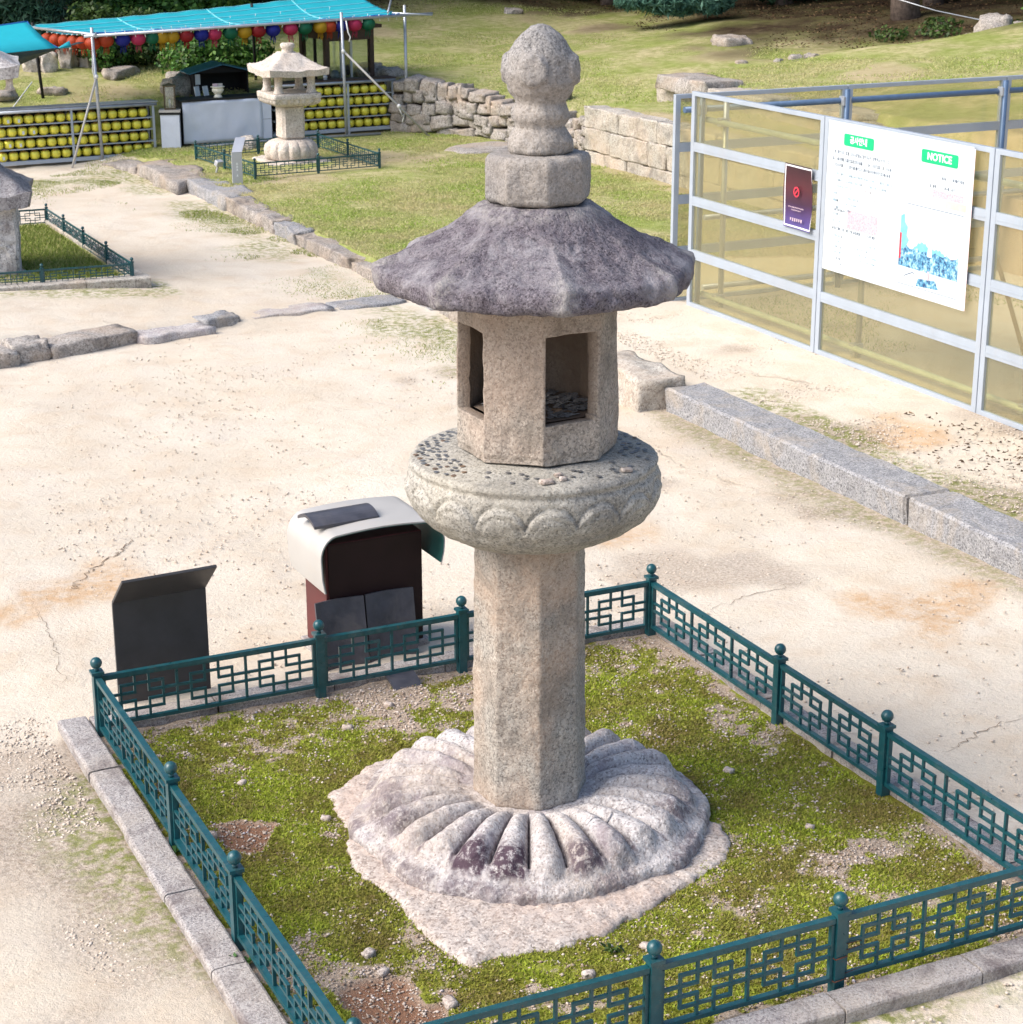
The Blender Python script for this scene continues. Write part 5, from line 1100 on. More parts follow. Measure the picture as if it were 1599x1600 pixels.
MB().box((-.56, -.13, .0), (.72, .22, .585)).build('table_body', M['black'], al); MB().box((-.60, -.165, .59), (.75, .25, .615)).build('table_top', M['black'], al)
for i in range(7):
    MB().box((-.45+.07*i, -.15, -.05), (-.425+.07*i, -.12, .03)).build('leg', M['plank_wood'], al)
cc_ = thing('side_cabinet', 'narrow grey metal cabinet standing left of the white altar', 'cabinet', (5.475, 20.98, T), R(-20))
MB().box((-.125, -.12, -.05), (.125, .12, .47)).build('cabinet_body', M['white_sheet'], cc_, bevel=.004); MB().box((-.14, -.135, .472), (.14, .135, .50)).build('cabinet_top', M['hood_white'], cc_); MB().box((-.135, -.13, .44), (.135, .13, .4715)).build('dark_band', M['black'], cc_)
def candle_case(loc, label):
    t = thing('candle_case', label, 'candle case', loc, R(-12))
    MB().box((-.075, -.075, 0), (.075, .075, .02)).build('base', M['brass'], t); MB().box((-.085, -.085, .30), (.085, .085, .315)).add([(-.07, -.07, .315), (.07, -.07, .315), (.07, .07, .315), (-.07, .07, .315), (0, 0, .345)], [(0, 1, 4), (1, 2, 4), (2, 3, 4), (3, 0, 4)]).build('roof', M['brass'], t)
    for x, y in ((-1, -1), (1, -1), (1, 1), (-1, 1)): MB().box((x*.066-.006, y*.066-.006, .02), (x*.066+.006, y*.066+.006, .30)).build('corner_post', M['brass'], t)
    for x, y in ((0, -1), (1, 0), (0, 1), (-1, 0)):
        MB().obox((x*.062, y*.062, .16), (.06 if y else .0015, 0, 0), (0, .06 if x else .0015, 0), (0, 0, .14)).build('pane', M['glass'], t)
    MB().lathe((0, 0, 0), [(.014, .021), (.014, .12), (.004, .125)], 10).build('candle', M['white_paper'], t)
candle_case((5.475, 20.98, T+.501), 'brown glazed candle case standing on the narrow grey cabinet')
candle_case((6.93, 21.16, T+.63), 'brown glazed candle case at the right end of the altar')
o = MB().lathe((0, 0, 0), [(.062, 0), (.050, .02), (.040, .04), (.060, .06), (.078, .085), (.078, .11), (.066, .13), (.095, .136), (.097, .144), (.06, .146)], 24).build('incense_burner', M['ceramic'], loc=(6.17, 21.06, T+.616)); tag(o, 'cream ceramic incense burner standing on the white altar', 'incense burner')
o = MB().box((-.03, -.018, 0), (.03, .018, .035)).build('incense_box', M['rose_print'], loc=(6.135, 21.06, T+.763)); tag(o, 'small dark box on the incense burner, left one', 'box')
o = MB().box((-.03, -.018, 0), (.03, .018, .035)).build('incense_box', M['hood_white'], loc=(6.205, 21.06, T+.763)); tag(o, 'small pale box on the incense burner, right one', 'box')
HT = (6.47, 21.95, .66); ht = thing('offering_hut', 'small open dark hut with blue gable roof behind the altar', 'hut', HT, R(-3))
MB().box((-.36, .40, .0), (.42, .42, .34)).build('back_wall', M['black'], ht)
for x in (-.36, .40): MB().box((x, .0, -.05), (x+.02, .398, .34)).build('side_wall', M['black'], ht)
MB().add([(-.37, .0, .33), (.43, .0, .33), (.43, .42, .33), (-.37, .42, .33), (.03, .0, .43), (.03, .42, .43)], [(0, 4, 5, 3), (1, 2, 5, 4), (0, 1, 4), (2, 3, 5), (0, 3, 2, 1)]).build('gable', M['black'], ht)
for sx in (-1, 1):
    a, b = Vector((.03+sx*.005, .17, .452)), Vector((.03+sx*.475, .17, .335)); d_ = (b-a); MB().obox((a+b)/2, d_/2, (0, .29, 0), d_.cross(Vector((0, 1, 0))).normalized()*.008).build('roof_sheet', M['blue_roof'], ht)
MB().box((-.34, -.012, .18), (-.27, -.004, .32)).build('notice_card', M['white_paper'], ht)
for x, lab in ((5.98, 'white picture frame leaning left of the dark hut'), (6.10, 'white picture frame leaning against the dark hut')):
    mb = MB()
    for (a, b, c, d2) in ((-.05, 0, -.038, .13), (.038, 0, .05, .13), (-.038, .118, .038, .13), (-.038, 0, .038, .012)): mb.box((a, -.006, b), (c, .006, d2))
    mb.box((-.037, .001, .013), (.037, .004, .117)); o = mb.build('picture_frame', M['white_paper'], loc=(x, 21.35, T+.612), rot=(R(-12), 0, R(35))); tag(o, lab, 'picture frame')

# ------------------------------------------------------------------ canopy and its paper lanterns
tn = thing('tarp_canopy', 'turquoise tarp canopy on grey steel poles over the lantern racks', 'canopy', (6.6, 21.9, T))
to = Vector((6.6, 21.9, T)); TL, TR, BL, BR = Vector((4.46, 20.90, 1.665)), Vector((8.80, 20.95, 1.775)), Vector((4.08, 22.70, 1.655)), Vector((9.05, 23.3, 1.93))
def tarp_pt(s_, t_):
    p = TL.lerp(TR, s_).lerp(BL.lerp(BR, s_), t_); p.z += -.05*math.sin(math.pi*t_)*(1) - .02*math.sin(math.pi*s_) + .006*math.sin(s_*70)*((1-t_)**4+t_**4); p.y += .02*abs(math.sin(s_*40))*((1-t_)**6); return p-to
V = []; F = []; n1, n2_ = 120, 16
for i in range(n1+1):
    for j in range(n2_+1): V.append(tuple(tarp_pt(i/n1, j/n2_)))
F = [(i*(n2_+1)+j, (i+1)*(n2_+1)+j, (i+1)*(n2_+1)+j+1, i*(n2_+1)+j+1) for i in range(n1) for j in range(n2_)]
me = bpy.data.meshes.new('tarp_sheet'); me.from_pydata(V, [], F); me.polygons.foreach_set('use_smooth', [True]*len(F)); me.update(); o = link('tarp_sheet', me, tn, M['tarp']); o.modifiers.new('t', 'SOLIDIFY').thickness = .004
for t_ in (.16, .32, .48, .66, .84):
    MB().tube([tarp_pt(i/30, t_)+Vector((0, 0, .004)) for i in range(31)], .009, 5).build('seam', M['tarp_seam'], tn)
for s_ in (.2, .47, .74): MB().tube([tarp_pt(s_+.05*j/12, j/12)+Vector((0, 0, .004)) for j in range(13)], .010, 5).build('seam', M['tarp_seam'], tn)
MB().tube([tarp_pt(i/60, 0)+Vector((0, -.004, -.006)) for i in range(61)], .017, 6).build('hem', M['tarp_hem'], tn); MB().tube([tarp_pt(i/40, 1)+Vector((0, 0, .0)) for i in range(41)], .010, 5).build('hem', M['tarp_seam'], tn)
def P3(x, y, z): return Vector((x, y, z))-to
MB().tube([P3(4.36, 20.86, 1.635), P3(9.28, 20.93, 1.765)], .020, 8).build('front_bar', M['pipe'], tn); MB().tube([P3(4.02, 22.76, 1.64), P3(4.50, 20.80, 1.655)], .018, 8).build('side_bar', M['pipe'], tn)
MB().tube([P3(8.60, 20.90, 1.80), P3(9.34, 22.6, 1.86)], .016, 8).build('side_bar', M['pipe'], tn); MB().tube([P3(8.7, 21.0, 1.785), P3(9.22, 20.80, 1.755)], .014, 8).build('side_bar', M['pipe'], tn)
for a, b, m_ in (((4.505, 20.90, -.02), (4.475, 20.90, 1.74), 'pipe'), ((7.93, 20.86, T-.03), (7.90, 20.86, 1.83), 'pipe'), ((8.94, 21.10, T-.03), (8.93, 21.10, 1.88), 'pipe'), ((4.18, 22.69, .5), (4.10, 22.69, 1.70), 'black'), ((7.32, 22.9, .6), (7.30, 22.9, 1.85), 'black')):
    MB().tube([P3(*a), P3(*b)], .021, 10).build('pole', M[m_], tn)
for a, b in (((4.49, 20.87, 1.12), (4.03, 20.62, .0)), ((7.91, 20.83, 1.31), (9.03, 20.50, T-.02))): MB().tube([P3(*a), P3(*b)], .015, 8).build('brace', M['hood_white'], tn)
MB().tube([P3(4.45, 20.84, .03), P3(5.3, 20.84, .10), P3(6.4, 20.80, T+.03), P3(8.42, 20.82, T+.03)], .018, 8).build('ground_pipe', M['pipe'], tn)
mb = MB()
for x, y, z in ((7.905, 20.835, 1.31), (8.62, 20.62, .56), (4.485, 20.865, 1.12)): mb.ball((x-to.x, y-to.y, z-to.z), .030, 8, 5)
mb.tube([P3(8.62, 20.62, .54), P3(8.66, 20.6, .42), P3(8.70, 20.62, .46), P3(8.66, 20.6, .34)], .008, 5).tube([P3(7.95, 20.82, 1.72), P3(7.97, 20.80, 1.56), P3(8.0, 20.8, 1.5), P3(7.98, 20.8, 1.44)], .010, 5)
mb.build('rope_knot', M['rope'], tn)['kind'] = 'stuff'
for i in range(34):
    p = tarp_pt((i+.5)/34, 0); e = p+Vector((rnd.uniform(-.02, .02), -.022, -.05-rnd.uniform(0, .03))); MB().tube([p+Vector((0, -.018, .012)), e], .006, 5).build('tie_cord', M['rope'], tn)
for i in range(12):
    p = tarp_pt(0, (i+.5)/12); MB().tube([p+Vector((.03, 0, .008)), p+Vector((-.02, .01, -.01))], .005, 4).build('tie_cord', M['rope'], tn)
MB().tube([P3(4.47, 20.88, 1.62), P3(4.44, 20.86, 1.2), P3(4.49, 20.86, .9)], .007, 5).build('tie_cord', M['rope'], tn)
# second tarp rolled out at the left
t2 = thing('side_tarp', 'second turquoise tarp sagging at the left edge with dark underside', 'tarp', (3.6, 21.0, T)); t2o = Vector((3.6, 21.0, T))
def quad_sheet(name, rows, mat, par, org):
    V = [tuple(Vector(p)-org) for r_ in rows for p in r_]; n_ = len(rows[0]); F = [(i*n_+j, i*n_+j+1, (i+1)*n_+j+1, (i+1)*n_+j) for i in range(len(rows)-1) for j in range(n_-1)]
    me = bpy.data.meshes.new(name); me.from_pydata(V, [], F); me.polygons.foreach_set('use_smooth', [True]*len(F)); me.update(); o = link(name, me, par, mat); o.modifiers.new('t', 'SOLIDIFY').thickness = .004; return o
def crv(pts, n):
    pts = [Vector(p) for p in pts]; out = []
    for i in range(n+1):
        t = i/n*(len(pts)-1); k_ = min(int(t), len(pts)-2); out.append(pts[k_].lerp(pts[k_+1], t-k_))
    return out
upA = crv([(2.4, 21.6, 1.66), (3.3, 21.6, 1.735), (3.80, 21.6, 1.79)], 12); upB = crv([(2.4, 20.9, 1.40), (3.3, 20.9, 1.455), (4.02, 20.9, 1.50)], 12)
quad_sheet('tarp_sheet', [upA, [a.lerp(b, .5)+Vector((0, 0, -.03)) for a, b in zip(upA, upB)], upB], M['tarp'], t2, t2o)
quad_sheet('tarp_sheet', [crv([(4.02, 20.9, 1.50), (4.18, 20.92, 1.585)], 4), crv([(4.05, 20.89, 1.49), (4.20, 20.91, 1.50)], 4)], M['tarp'], t2, t2o)
lwA = [p+Vector((0, -.01, -.004)) for p in crv([(2.4, 20.9, 1.40), (3.3, 20.9, 1.455), (4.02, 20.9, 1.50), (4.36, 20.9, 1.56)], 16)]; lwB = crv([(2.4, 21.3, 1.0), (3.45, 21.3, 1.22), (4.0, 21.3, 1.42), (4.36, 21.2, 1.545)], 16)
quad_sheet('tarp_underside', [lwA, lwB], M['tarp_dark'], t2, t2o)
MB().tube([Vector(p)-t2o for p in upA], .014, 6).build('hem', M['tarp_hem'], t2); MB().tube([Vector(p)-t2o for p in crv([(3.80, 21.6, 1.79), (3.87, 21.3, 1.60), (4.02, 20.9, 1.50)], 8)], .012, 6).build('hem', M['tarp_hem'], t2)
MB().tube([Vector(p)-t2o for p in ((3.85, 21.8, 1.0), (3.55, 21.9, .62), (3.3, 21.95, .45))], .008, 5).build('guy_rope', M['rope'], t2)
# paper lanterns
mb = MB(); V = []; n_, m_ = 24, 10
for i in range(m_+1):
    a = math.pi*(.06+.88*i/m_)
    for k_ in range(n_): r_ = .098*math.sin(a)*(1+.025*math.cos(12*2*math.pi*k_/n_)); V.append((r_*math.cos(2*math.pi*k_/n_), r_*math.sin(2*math.pi*k_/n_), -.088*math.cos(a)))
mb.add(V, [(i*n_+k_, i*n_+(k_+1) % n_, (i+1)*n_+(k_+1) % n_, (i+1)*n_+k_) for i in range(m_) for k_ in range(n_)], True); PL = mb.mesh('shade')
mb = MB()
for k_ in range(9):
    a = 2*math.pi*k_/9; mb.tube([(.03*math.cos(a), .03*math.sin(a), -.082), (.036*math.cos(a+.2), .036*math.sin(a+.2), -.135-.02*(k_ % 3))], .004, 4)
TS = mb.mesh('tassel'); SH = {}; TSH = {}
for cname in PAPER:
    SH[cname] = PL.copy(); SH[cname].materials.append(M['paper_'+cname]); TSH[cname] = TS.copy(); TSH[cname].materials.append(M['paper_'+cname])
cord_me = MB().tube([(0, 0, .086), (0, 0, .135)], .004, 5).lathe((0, 0, 0), [(.02, .082), (.02, .09)], 10).mesh('cord'); cord_me.materials.append(M['rope'])
def plant_lan(cname, p, lab, group, s_=1.0):
    o = link('paper_lantern', SH[cname], loc=p, rot=(0, 0, rnd.uniform(0, 6)), scale=(s_*1.04, s_*1.04, s_)); link('tassel', TSH[cname], o); link('cord', cord_me, o); tag(o, lab, 'paper lantern', group)
seq = [(168, 'orange'), (193, 'blue'), (216, 'pink'), (237, 'green'), (252, 'yellow'), (267, 'yellow'), (289, 'red'), (312, 'blue'), (332, 'pink'), (357, 'green'), (379, 'yellow'), (401, 'red'), (424, 'blue'), (452, 'pink'), (475, 'green'), (500, 'yellow'), (515, 'orange'), (533, 'blue'), (556, 'pink'), (578, 'green')]
cnt = {}
for x, cname in seq:
    u = 4.67 + (x-168)*(8.33-4.67)/(578-168); z = float(np.interp(u, [4.4, 9.0], [1.64, 1.755]))-.085; cnt[cname] = cnt.get(cname, 0)+1
    plant_lan(cname, (u, 20.98, z), '%s paper lantern under the front tarp edge, %s %s one from the left' % (cname, ORD[cnt[cname]-1], cname), 'paper lanterns along the front bar')
for i in range(6):
    t_ = .04+.16*i; p = Vector((4.52, 20.95, 1.53)).lerp(Vector((4.14, 22.5, 1.50)), t_); plant_lan('orange', p, 'orange paper lantern under the left tarp edge, %s one going back' % ORD[i], 'orange paper lanterns along the left bar')
for i, cname in enumerate(['green', 'red', 'yellow', 'blue', 'pink', 'green', 'orange', 'yellow', 'red', 'blue']):
    u = 4.9+.37*i; plant_lan(cname, (u, 22.2, 1.50+.02*i), '%s paper lantern in the shade behind the front lanterns, %s of that back row' % (cname, ORD[i]), 'paper lanterns in the shaded back row')

# ------------------------------------------------------------------ glazed wooden booth
bo = thing('glazed_booth', 'dark wooden glazed booth on the bank behind the right rack', 'booth', (8.02, 21.82, .745), R(13))
BWd, BDp, BH_ = .76, .62, .78
for x in (0, BWd):
    for y in (0, BDp): MB().box((x-.035, y-.035, -.08), (x+.035, y+.035, BH_)).build('corner_post', M['brown_wood'], bo)
for (a, b) in (((.036, -.03, 0), (BWd-.036, .03, .05)), ((.036, -.03, BH_-.16), (BWd-.036, .03, BH_)), ((.036, BDp-.03, 0), (BWd-.036, BDp+.03, .05)), ((.036, BDp-.03, BH_-.12), (BWd-.036, BDp+.03, BH_)), ((-.03, .036, 0), (.03, BDp-.036, .05)), ((-.03, .036, BH_-.13), (.03, BDp-.036, BH_)), ((BWd-.03, .036, 0), (BWd+.03, BDp-.036, .05)), ((BWd-.03, .036, BH_-.12), (BWd+.03, BDp-.036, BH_))): MB().box(a, b).build('rail', M['brown_wood'], bo)
for x in (.23, .40): MB().box((x, -.012, .051), (x+.035, .012, BH_-.161)).build('mullion', M['pipe'], bo)
MB().box((-.012, .27, .051), (.012, .32, BH_-.131)).build('mullion', M['black'], bo)
for (a, b) in (((.036, -.003, .051), (BWd-.036, .001, BH_-.161)), ((.036, BDp-.001, .051), (BWd-.036, BDp+.003, BH_-.121)), ((-.003, .036, .051), (.001, BDp-.036, BH_-.131)), ((BWd-.001, .036, .051), (BWd+.003, BDp-.036, BH_-.121))): MB().box(a, b).build('pane', M['glass'], bo)
MB().box((-.12, -.12, BH_+.002), (BWd+.12, BDp+.12, BH_+.05)).build('roof_board', M['brown_wood'], bo)
MB().lathe((.30, .25, 0), [(.06, .055), (.075, .10), (.05, .17), (.03, .19)], 14).build('bowl', M['silver'], bo)
o = MB().ball((0, 0, .035), .033, 12, 7).lathe((0, 0, 0), [(.03, 0), (.03, .012)], 12).build('bell', M['silver'], loc=(7.80, 21.30, T+.754)); tag(o, 'small round metal bell on the brown board of the right rack', 'bell')
o = MB().box((8.90, 21.38, T-.05), (9.02, 21.42, T+.60)).build('grey_board', M['silver']); tag(o, 'grey upright board between the right rack and the dry stone wall', 'board')

# ------------------------------------------------------------------ dry stone wall and the dressed walls of the bank
dw = thing('dry_stone_wall', 'dry stone wall of irregular grey stones holding up the grassy bank', 'stone wall', (9.6, 19.5, T))
protos = [rock_me('wall_stone', 1, 1, 1, 600+i, n=6, rnd_=.22, amp=.17, ns=1.4) for i in range(12)]
for m_ in protos: m_.materials.append(M['field_stone'])
pts = [(8.78, 21.30), (9.01, 21.10), (9.50, 20.53), (9.76, 19.80), (10.14, 18.10), (10.02, 17.42)]
seg = np.array([math.dist(pts[i], pts[i+1]) for i in range(5)]); cum = np.concatenate([[0], np.cumsum(seg)]); LT = cum[-1]
def along(s_):
    i = min(int(np.searchsorted(cum, s_, 'right')-1), 4); t = (s_-cum[i])/seg[i]; p, q = Vector(pts[i]), Vector(pts[i+1]); return p.lerp(q, t), (q-p).normalized()
wr = random.Random(21)
def wall_h(s_): return float(np.interp(s_, [0, .3, 1.0, 1.8, 3.6, LT], [.66, .72, .70, .56, .46, .50]))
for row in range(5):
    s_ = wr.uniform(0, .1)
    while s_ < LT-.06:
        w_ = wr.uniform(.15, .36)*(1.15 if row < 2 else .85); w_ = min(w_, LT-s_+.05); hh_ = wall_h(s_+w_/2)/5
        p, d = along(min(s_+w_/2, LT-.01)); hz = hh_*wr.uniform(.95, 1.3); z = hh_*(row+.5) + .035*math.sin(s_*5+row*1.7)
        o = link('stone', protos[wr.randrange(12)], dw, loc=(p.x-9.6, p.y-19.5, z-.02), rot=(wr.uniform(-.1, .1), wr.uniform(-.16, .16), math.atan2(d.y, d.x)), scale=(w_*.98, wr.uniform(.24, .34), hz*1.08)); s_ += w_
        if row == 4 and wr.random() < .25: o.scale.z *= 1.4
mb = MB()
for i in range(5):
    p, q = Vector(pts[i]), Vector(pts[i+1]); d = (q-p).normalized(); n_ = Vector((-d.y, d.x)); h_ = min(wall_h(cum[i]), wall_h(cum[i+1]))-.06; c = (p+q)/2 + n_*.10
    mb.obox((c.x-9.6, c.y-19.5, h_/2), (d.x*seg[i]/2, d.y*seg[i]/2, 0), (n_.x*.12, n_.y*.12, 0), (0, 0, h_/2))
k = NT('dark_earth'); M['dark_earth'] = k.done(k.mix(k.noise(20, 4), (.035, .028, .02), (.08, .06, .04)), .95)
mb.build('earth_core', M['dark_earth'], dw)
aw = thing('dressed_stone_wall', 'three course wall of dressed stone blocks holding the bank beside the hoarding', 'stone wall', (9.85, 13, T))
ao = (9.85, 13, T); ar = random.Random(8)
for r_, (z0, z1, js) in enumerate(((-.10, .135, [17.40, 16.3, 15.0, 13.9, 12.6, 11.4, 9.7]), (.139, .425, [17.40, 16.72, 15.75, 15.32, 14.1, 13.0, 11.8, 10.6, 9.7]), (.429, .68, [17.42, 16.52, 15.55, 15.1, 14.2, 13.1, 12.2, 11.0, 9.7]))):
    for a, b in zip(js[:-1], js[1:]):
        dx = ar.uniform(-.012, .012)-.006*r_; block('block', (9.85+dx-.0, b+.005, T+z0), (10.13, a-.005, T+z1+ar.uniform(-.008, .012)*(r_ == 2)), aw, M['ashlar_stone'], ao, 700+int(a*13)+r_, amp=.014, bev=.014, step=.07, ns=6)
uw = thing('upper_stone_wall', 'low upper wall of pale stone blocks on the grassy bank above the hoarding', 'stone wall', (11.2, 16, .8)); uo = (11.2, 16, .8)
for a, b in ((18.05, 17.6), (17.59, 17.0), (16.99, 16.2), (16.19, 15.2), (15.19, 14.2), (14.19, 13.1)): block('block', (11.24, b, .68), (11.55, a, .955), uw, M['ashlar_stone'], uo, int(a*31), amp=.03, bev=.02, step=.07, ns=5)
rock('cap_slab', None, None, (0.22, 1.22, .235), (.62, 1.25, .18), 781, M['field_stone'], parent=uw, n=10, rnd_=.12, amp=.12, ns=2.2)
rock('cap_slab', None, None, (0.24, -.05, .19), (.56, 1.3, .12), 782, M['ashlar_stone'], parent=uw, n=10, rnd_=.12, amp=.12, ns=2.2)
rock('cap_slab', None, None, (0.25, -1.7, .19), (.56, 1.6, .12), 783, M['ashlar_stone'], parent=uw, n=10, rnd_=.12, amp=.12, ns=2.2)

# ------------------------------------------------------------------ boulders and the line of little rocks on the hill
def hrock(x, y, dims, lab, seed, sink=.35, cat='rock', mat='field_stone', group=None, **kw):
    rock('boulder' if dims[0] > .3 else 'rock', lab, cat, (x, y, Hs(x, y)+dims[2]*(.5-sink)), dims, seed, M[mat], rz=seed*.7, group=group, n=8, rnd_=.5, amp=.22, ns=1.8)
hrock(14.35, 21.3, (.62, .45, .20), 'rounded beige boulder at the edge of the shaded wood', 801)
hrock(17.35, 18.75, (.50, .38, .42), 'pointed grey boulder at the right end of the small rock line', 802)
hrock(13.9, 28.0, (.30, .24, .14), 'small pale boulder high on the sunny lawn', 803)
hrock(10.35, 19.2, (.42, .3, .22), 'grey rock on the lawn edge above the dry wall', 804)
hrock(8.85, 22.3, (.55, .3, .2), 'flat grey rock right behind the glazed booth', 805); hrock(9.05, 21.95, (.36, .3, .18), 'dark rock lying between booth and dry wall', 806); hrock(9.0, 22.75, (.42, .3, .16), 'pale flat rock uphill of the glazed booth', 807)
hrock(6.02, 22.35, (.46, .34, .30), 'rounded grey boulder behind the altar candle case', 808, .2)
hrock(5.55, 23.75, (.75, .3, .16), 'long low grey rock at the foot of the dark shrubs', 809); hrock(6.25, 23.2, (.5, .3, .14), 'low pale rock in front of the ivy mound', 810)
hrock(3.45, 23.0, (.8, .4, .12), 'flat rock on the far left lawn behind the left rack', 811); hrock(4.35, 22.9, (.35, .25, .12), 'small flat rock on the lawn beside the black pole', 812)
rock('lawn_rock', 'wide flat grey rock set flush in the lawn before the dry wall', 'rock', (9.15, 18.95, T-.005), (1.05, .62, .10), 813, M['field_stone'], rz=.4, n=8, rnd_=.5, amp=.15)
hrock(6.35, 20.45, (.34, .22, .16), 'pale rock in front of the white altar', 814, .2, mat='far_granite'); hrock(6.95, 20.5, (.2, .18, .14), 'small tan rock by the candle case at the altar end', 815, .2)
for i, (x, y, w_) in enumerate([(13.55, 19.65, .20), (14.05, 19.45, .17), (14.3, 19.38, .26), (14.55, 19.35, .24), (14.95, 19.2, .14), (15.35, 19.1, .22), (15.7, 18.98, .2), (15.95, 18.9, .24), (16.2, 18.82, .26), (16.5, 18.72, .22), (16.8, 18.62, .20), (17.15, 18.5, .24), (17.5, 18.4, .2), (17.85, 18.3, .2)]):
    hrock(x, y, (w_*.85, w_*.6, w_*.42), 'small pale rock, %s from the left in the rock line below the wood' % ORD[i], 830+i, .3, group='line of small rocks below the wood')
for i, (x, y, h_) in enumerate(((4.62, 24.25, .42), (4.95, 24.45, .50), (5.25, 24.5, .40), (4.38, 24.3, .36))):
    rock('standing_rock', ('rough pale standing rock under the dark trees, %s from the left' % ['second', 'third', 'fourth', 'first'][i]), 'rock', (x, y, Hs(x, y)+h_*.28), (.22, .2, h_*.72), 860+i, M['far_granite'] if i != 1 else M['ashlar_stone'], rz=i, n=8, rnd_=.3, amp=.25, group='standing rocks under the dark trees')

# ------------------------------------------------------------------ shrubs, ivy and trees
def leaf_mesh(name, blobs, size, seed, squash=1.0, needle=False):
    """leaf-sized faces spread through lumpy volumes; blobs = (centre, radii, count)"""
    r = np.random.default_rng(seed); VV_ = []
    for c, rad, n in blobs:
        d = r.normal(size=(n, 3)); d /= np.linalg.norm(d, axis=1)[:, None]; lump = 1 + .30*fbm(d+seed, 2.2, seed, 3)
        q = r.uniform(.35, 1.0, n)**.45; P = np.array(c) + d*np.array(rad)*(q*lump)[:, None]
        nrm = d*.7 + r.normal(size=(n, 3))*.55 + np.array([0, 0, .45]); nrm /= np.linalg.norm(nrm, axis=1)[:, None]
        a = np.cross(nrm, r.normal(size=(n, 3))); a /= np.linalg.norm(a, axis=1)[:, None]; b = np.cross(nrm, a); s_ = size*r.uniform(.6, 1.35, n)[:, None]
        w = .09 if needle else .30
        VV_.append(np.stack([P-a*s_*.5, P+b*s_*w-nrm*s_*.04, P+a*s_*.5-nrm*s_*.1, P-b*s_*w-nrm*s_*.04], 1))
    V = np.concatenate(VV_).reshape(-1, 3); return npmesh(name, V, np.arange(len(V)).reshape(-1, 4))
def shrub(label, cat, base, blobs, size, mat, seed, name='shrub', stems=5, needle=False):
    z0 = Hs(base[0], base[1]); t = thing(name, label, cat, (base[0], base[1], z0)); link('foliage', leaf_mesh('foliage', blobs, size, seed, needle=needle), t, M[mat])
    r_ = random.Random(seed); mb = MB()
    for i in range(stems):
        c, rad, _ = blobs[i % len(blobs)]; e = Vector(c)+Vector((r_.uniform(-.4, .4)*rad[0], r_.uniform(-.4, .4)*rad[1], rad[2]*.3)); s0 = Vector((r_.uniform(-.1, .1), r_.uniform(-.1, .1), -.05))
        mb.tube([s0, s0.lerp(e, .5)+Vector((r_.uniform(-.06, .06), 0, .05)), e], [.03, .02, .008], 5)
    mb.build('branches', M['bark'], t); return t
shrub('bright ivy covered mound with large leaves behind the dark hut', 'ivy', (6.95, 23.7), [((-.35, 0, .22), (.45, .35, .34), 1500), ((.15, .1, .30), (.5, .4, .36), 1900), ((.62, .05, .18), (.4, .3, .30), 1100), ((.1, -.3, .10), (.8, .25, .18), 900)], .075, 'leaf_bright', 901, 'ivy_mound')
shrub('dark green shrub with bright leaf patches behind the left rack', 'shrub', (5.75, 24.5), [((-.35, 0, .45), (.45, .4, .5), 1900), ((.35, .1, .4), (.45, .4, .45), 1700), ((0, -.2, .2), (.6, .3, .2), 700)], .075, 'leaf_olive', 902)
shrub('bright leafy shrub growing left of the ivy mound', 'shrub', (5.35, 24.1), [((0, 0, .35), (.26, .25, .32), 800), ((.2, .1, .2), (.3, .2, .2), 400)], .07, 'leaf_bright', 903)
shrub('tall dark evergreen at the upper left corner', 'tree', (3.9, 26.2), [((-.6, 0, 1.5), (1.0, .8, 1.3), 5200), ((.6, .2, 1.3), (.9, .8, 1.1), 4600), ((.1, .4, 2.9), (1.2, .9, 1.2), 4200), ((-.3, -.3, .5), (1.0, .5, .5), 2200)], .11, 'leaf_dark', 904, 'evergreen_tree', 6)
shrub('dark blue green pine sapling above the left tarp', 'tree', (4.9, 25.6), [((-.2, 0, 1.1), (.7, .6, .8), 5200), ((.4, .2, 1.7), (.7, .6, .8), 4600), ((0, -.1, .4), (.6, .4, .4), 2400)], .13, 'needle', 905, 'pine_sapling', 4, True)
shrub('sunlit broadleaf shrub above the middle of the turquoise canopy', 'shrub', (7.1, 26.6), [((-.9, 0, 1.0), (.9, .7, .8), 4200), ((.2, .1, 1.1), (.9, .7, .8), 4200), ((-.4, -.2, .4), (1.3, .5, .45), 3000), ((.9, .2, .7), (.6, .5, .6), 2200)], .10, 'leaf_bright', 906)
shrub('dark leafy tree behind the sunlit shrub at the top', 'tree', (8.6, 28.6), [((-.5, 0, 1.4), (1.2, .9, 1.4), 4600), ((.8, .1, 1.6), (1.1, .9, 1.3), 4200), ((0, 0, .5), (1.4, .6, .5), 2400)], .12, 'leaf_dark', 907, 'broadleaf_tree')
shrub('green shrub hanging in at the top right corner', 'shrub', (18.35, 18.6), [((0, .2, .42), (.50, .45, .48), 2600), ((.45, -.3, .5), (.5, .5, .55), 2600)], .10, 'leaf_bright', 908)
for i, (x, y, s_) in enumerate(((17.0, 19.6, .35), (17.9, 18.9, .4), (17.5, 20.2, .3), (16.4, 20.0, .3))):
    shrub('low green weeds on the shaded slope, %s patch by the pointed boulder' % ORD[i], 'plant', (x, y), [((0, 0, .05), (s_, s_, .12), 260)], .07, 'leaf_olive', 930+i, 'undergrowth', 2)
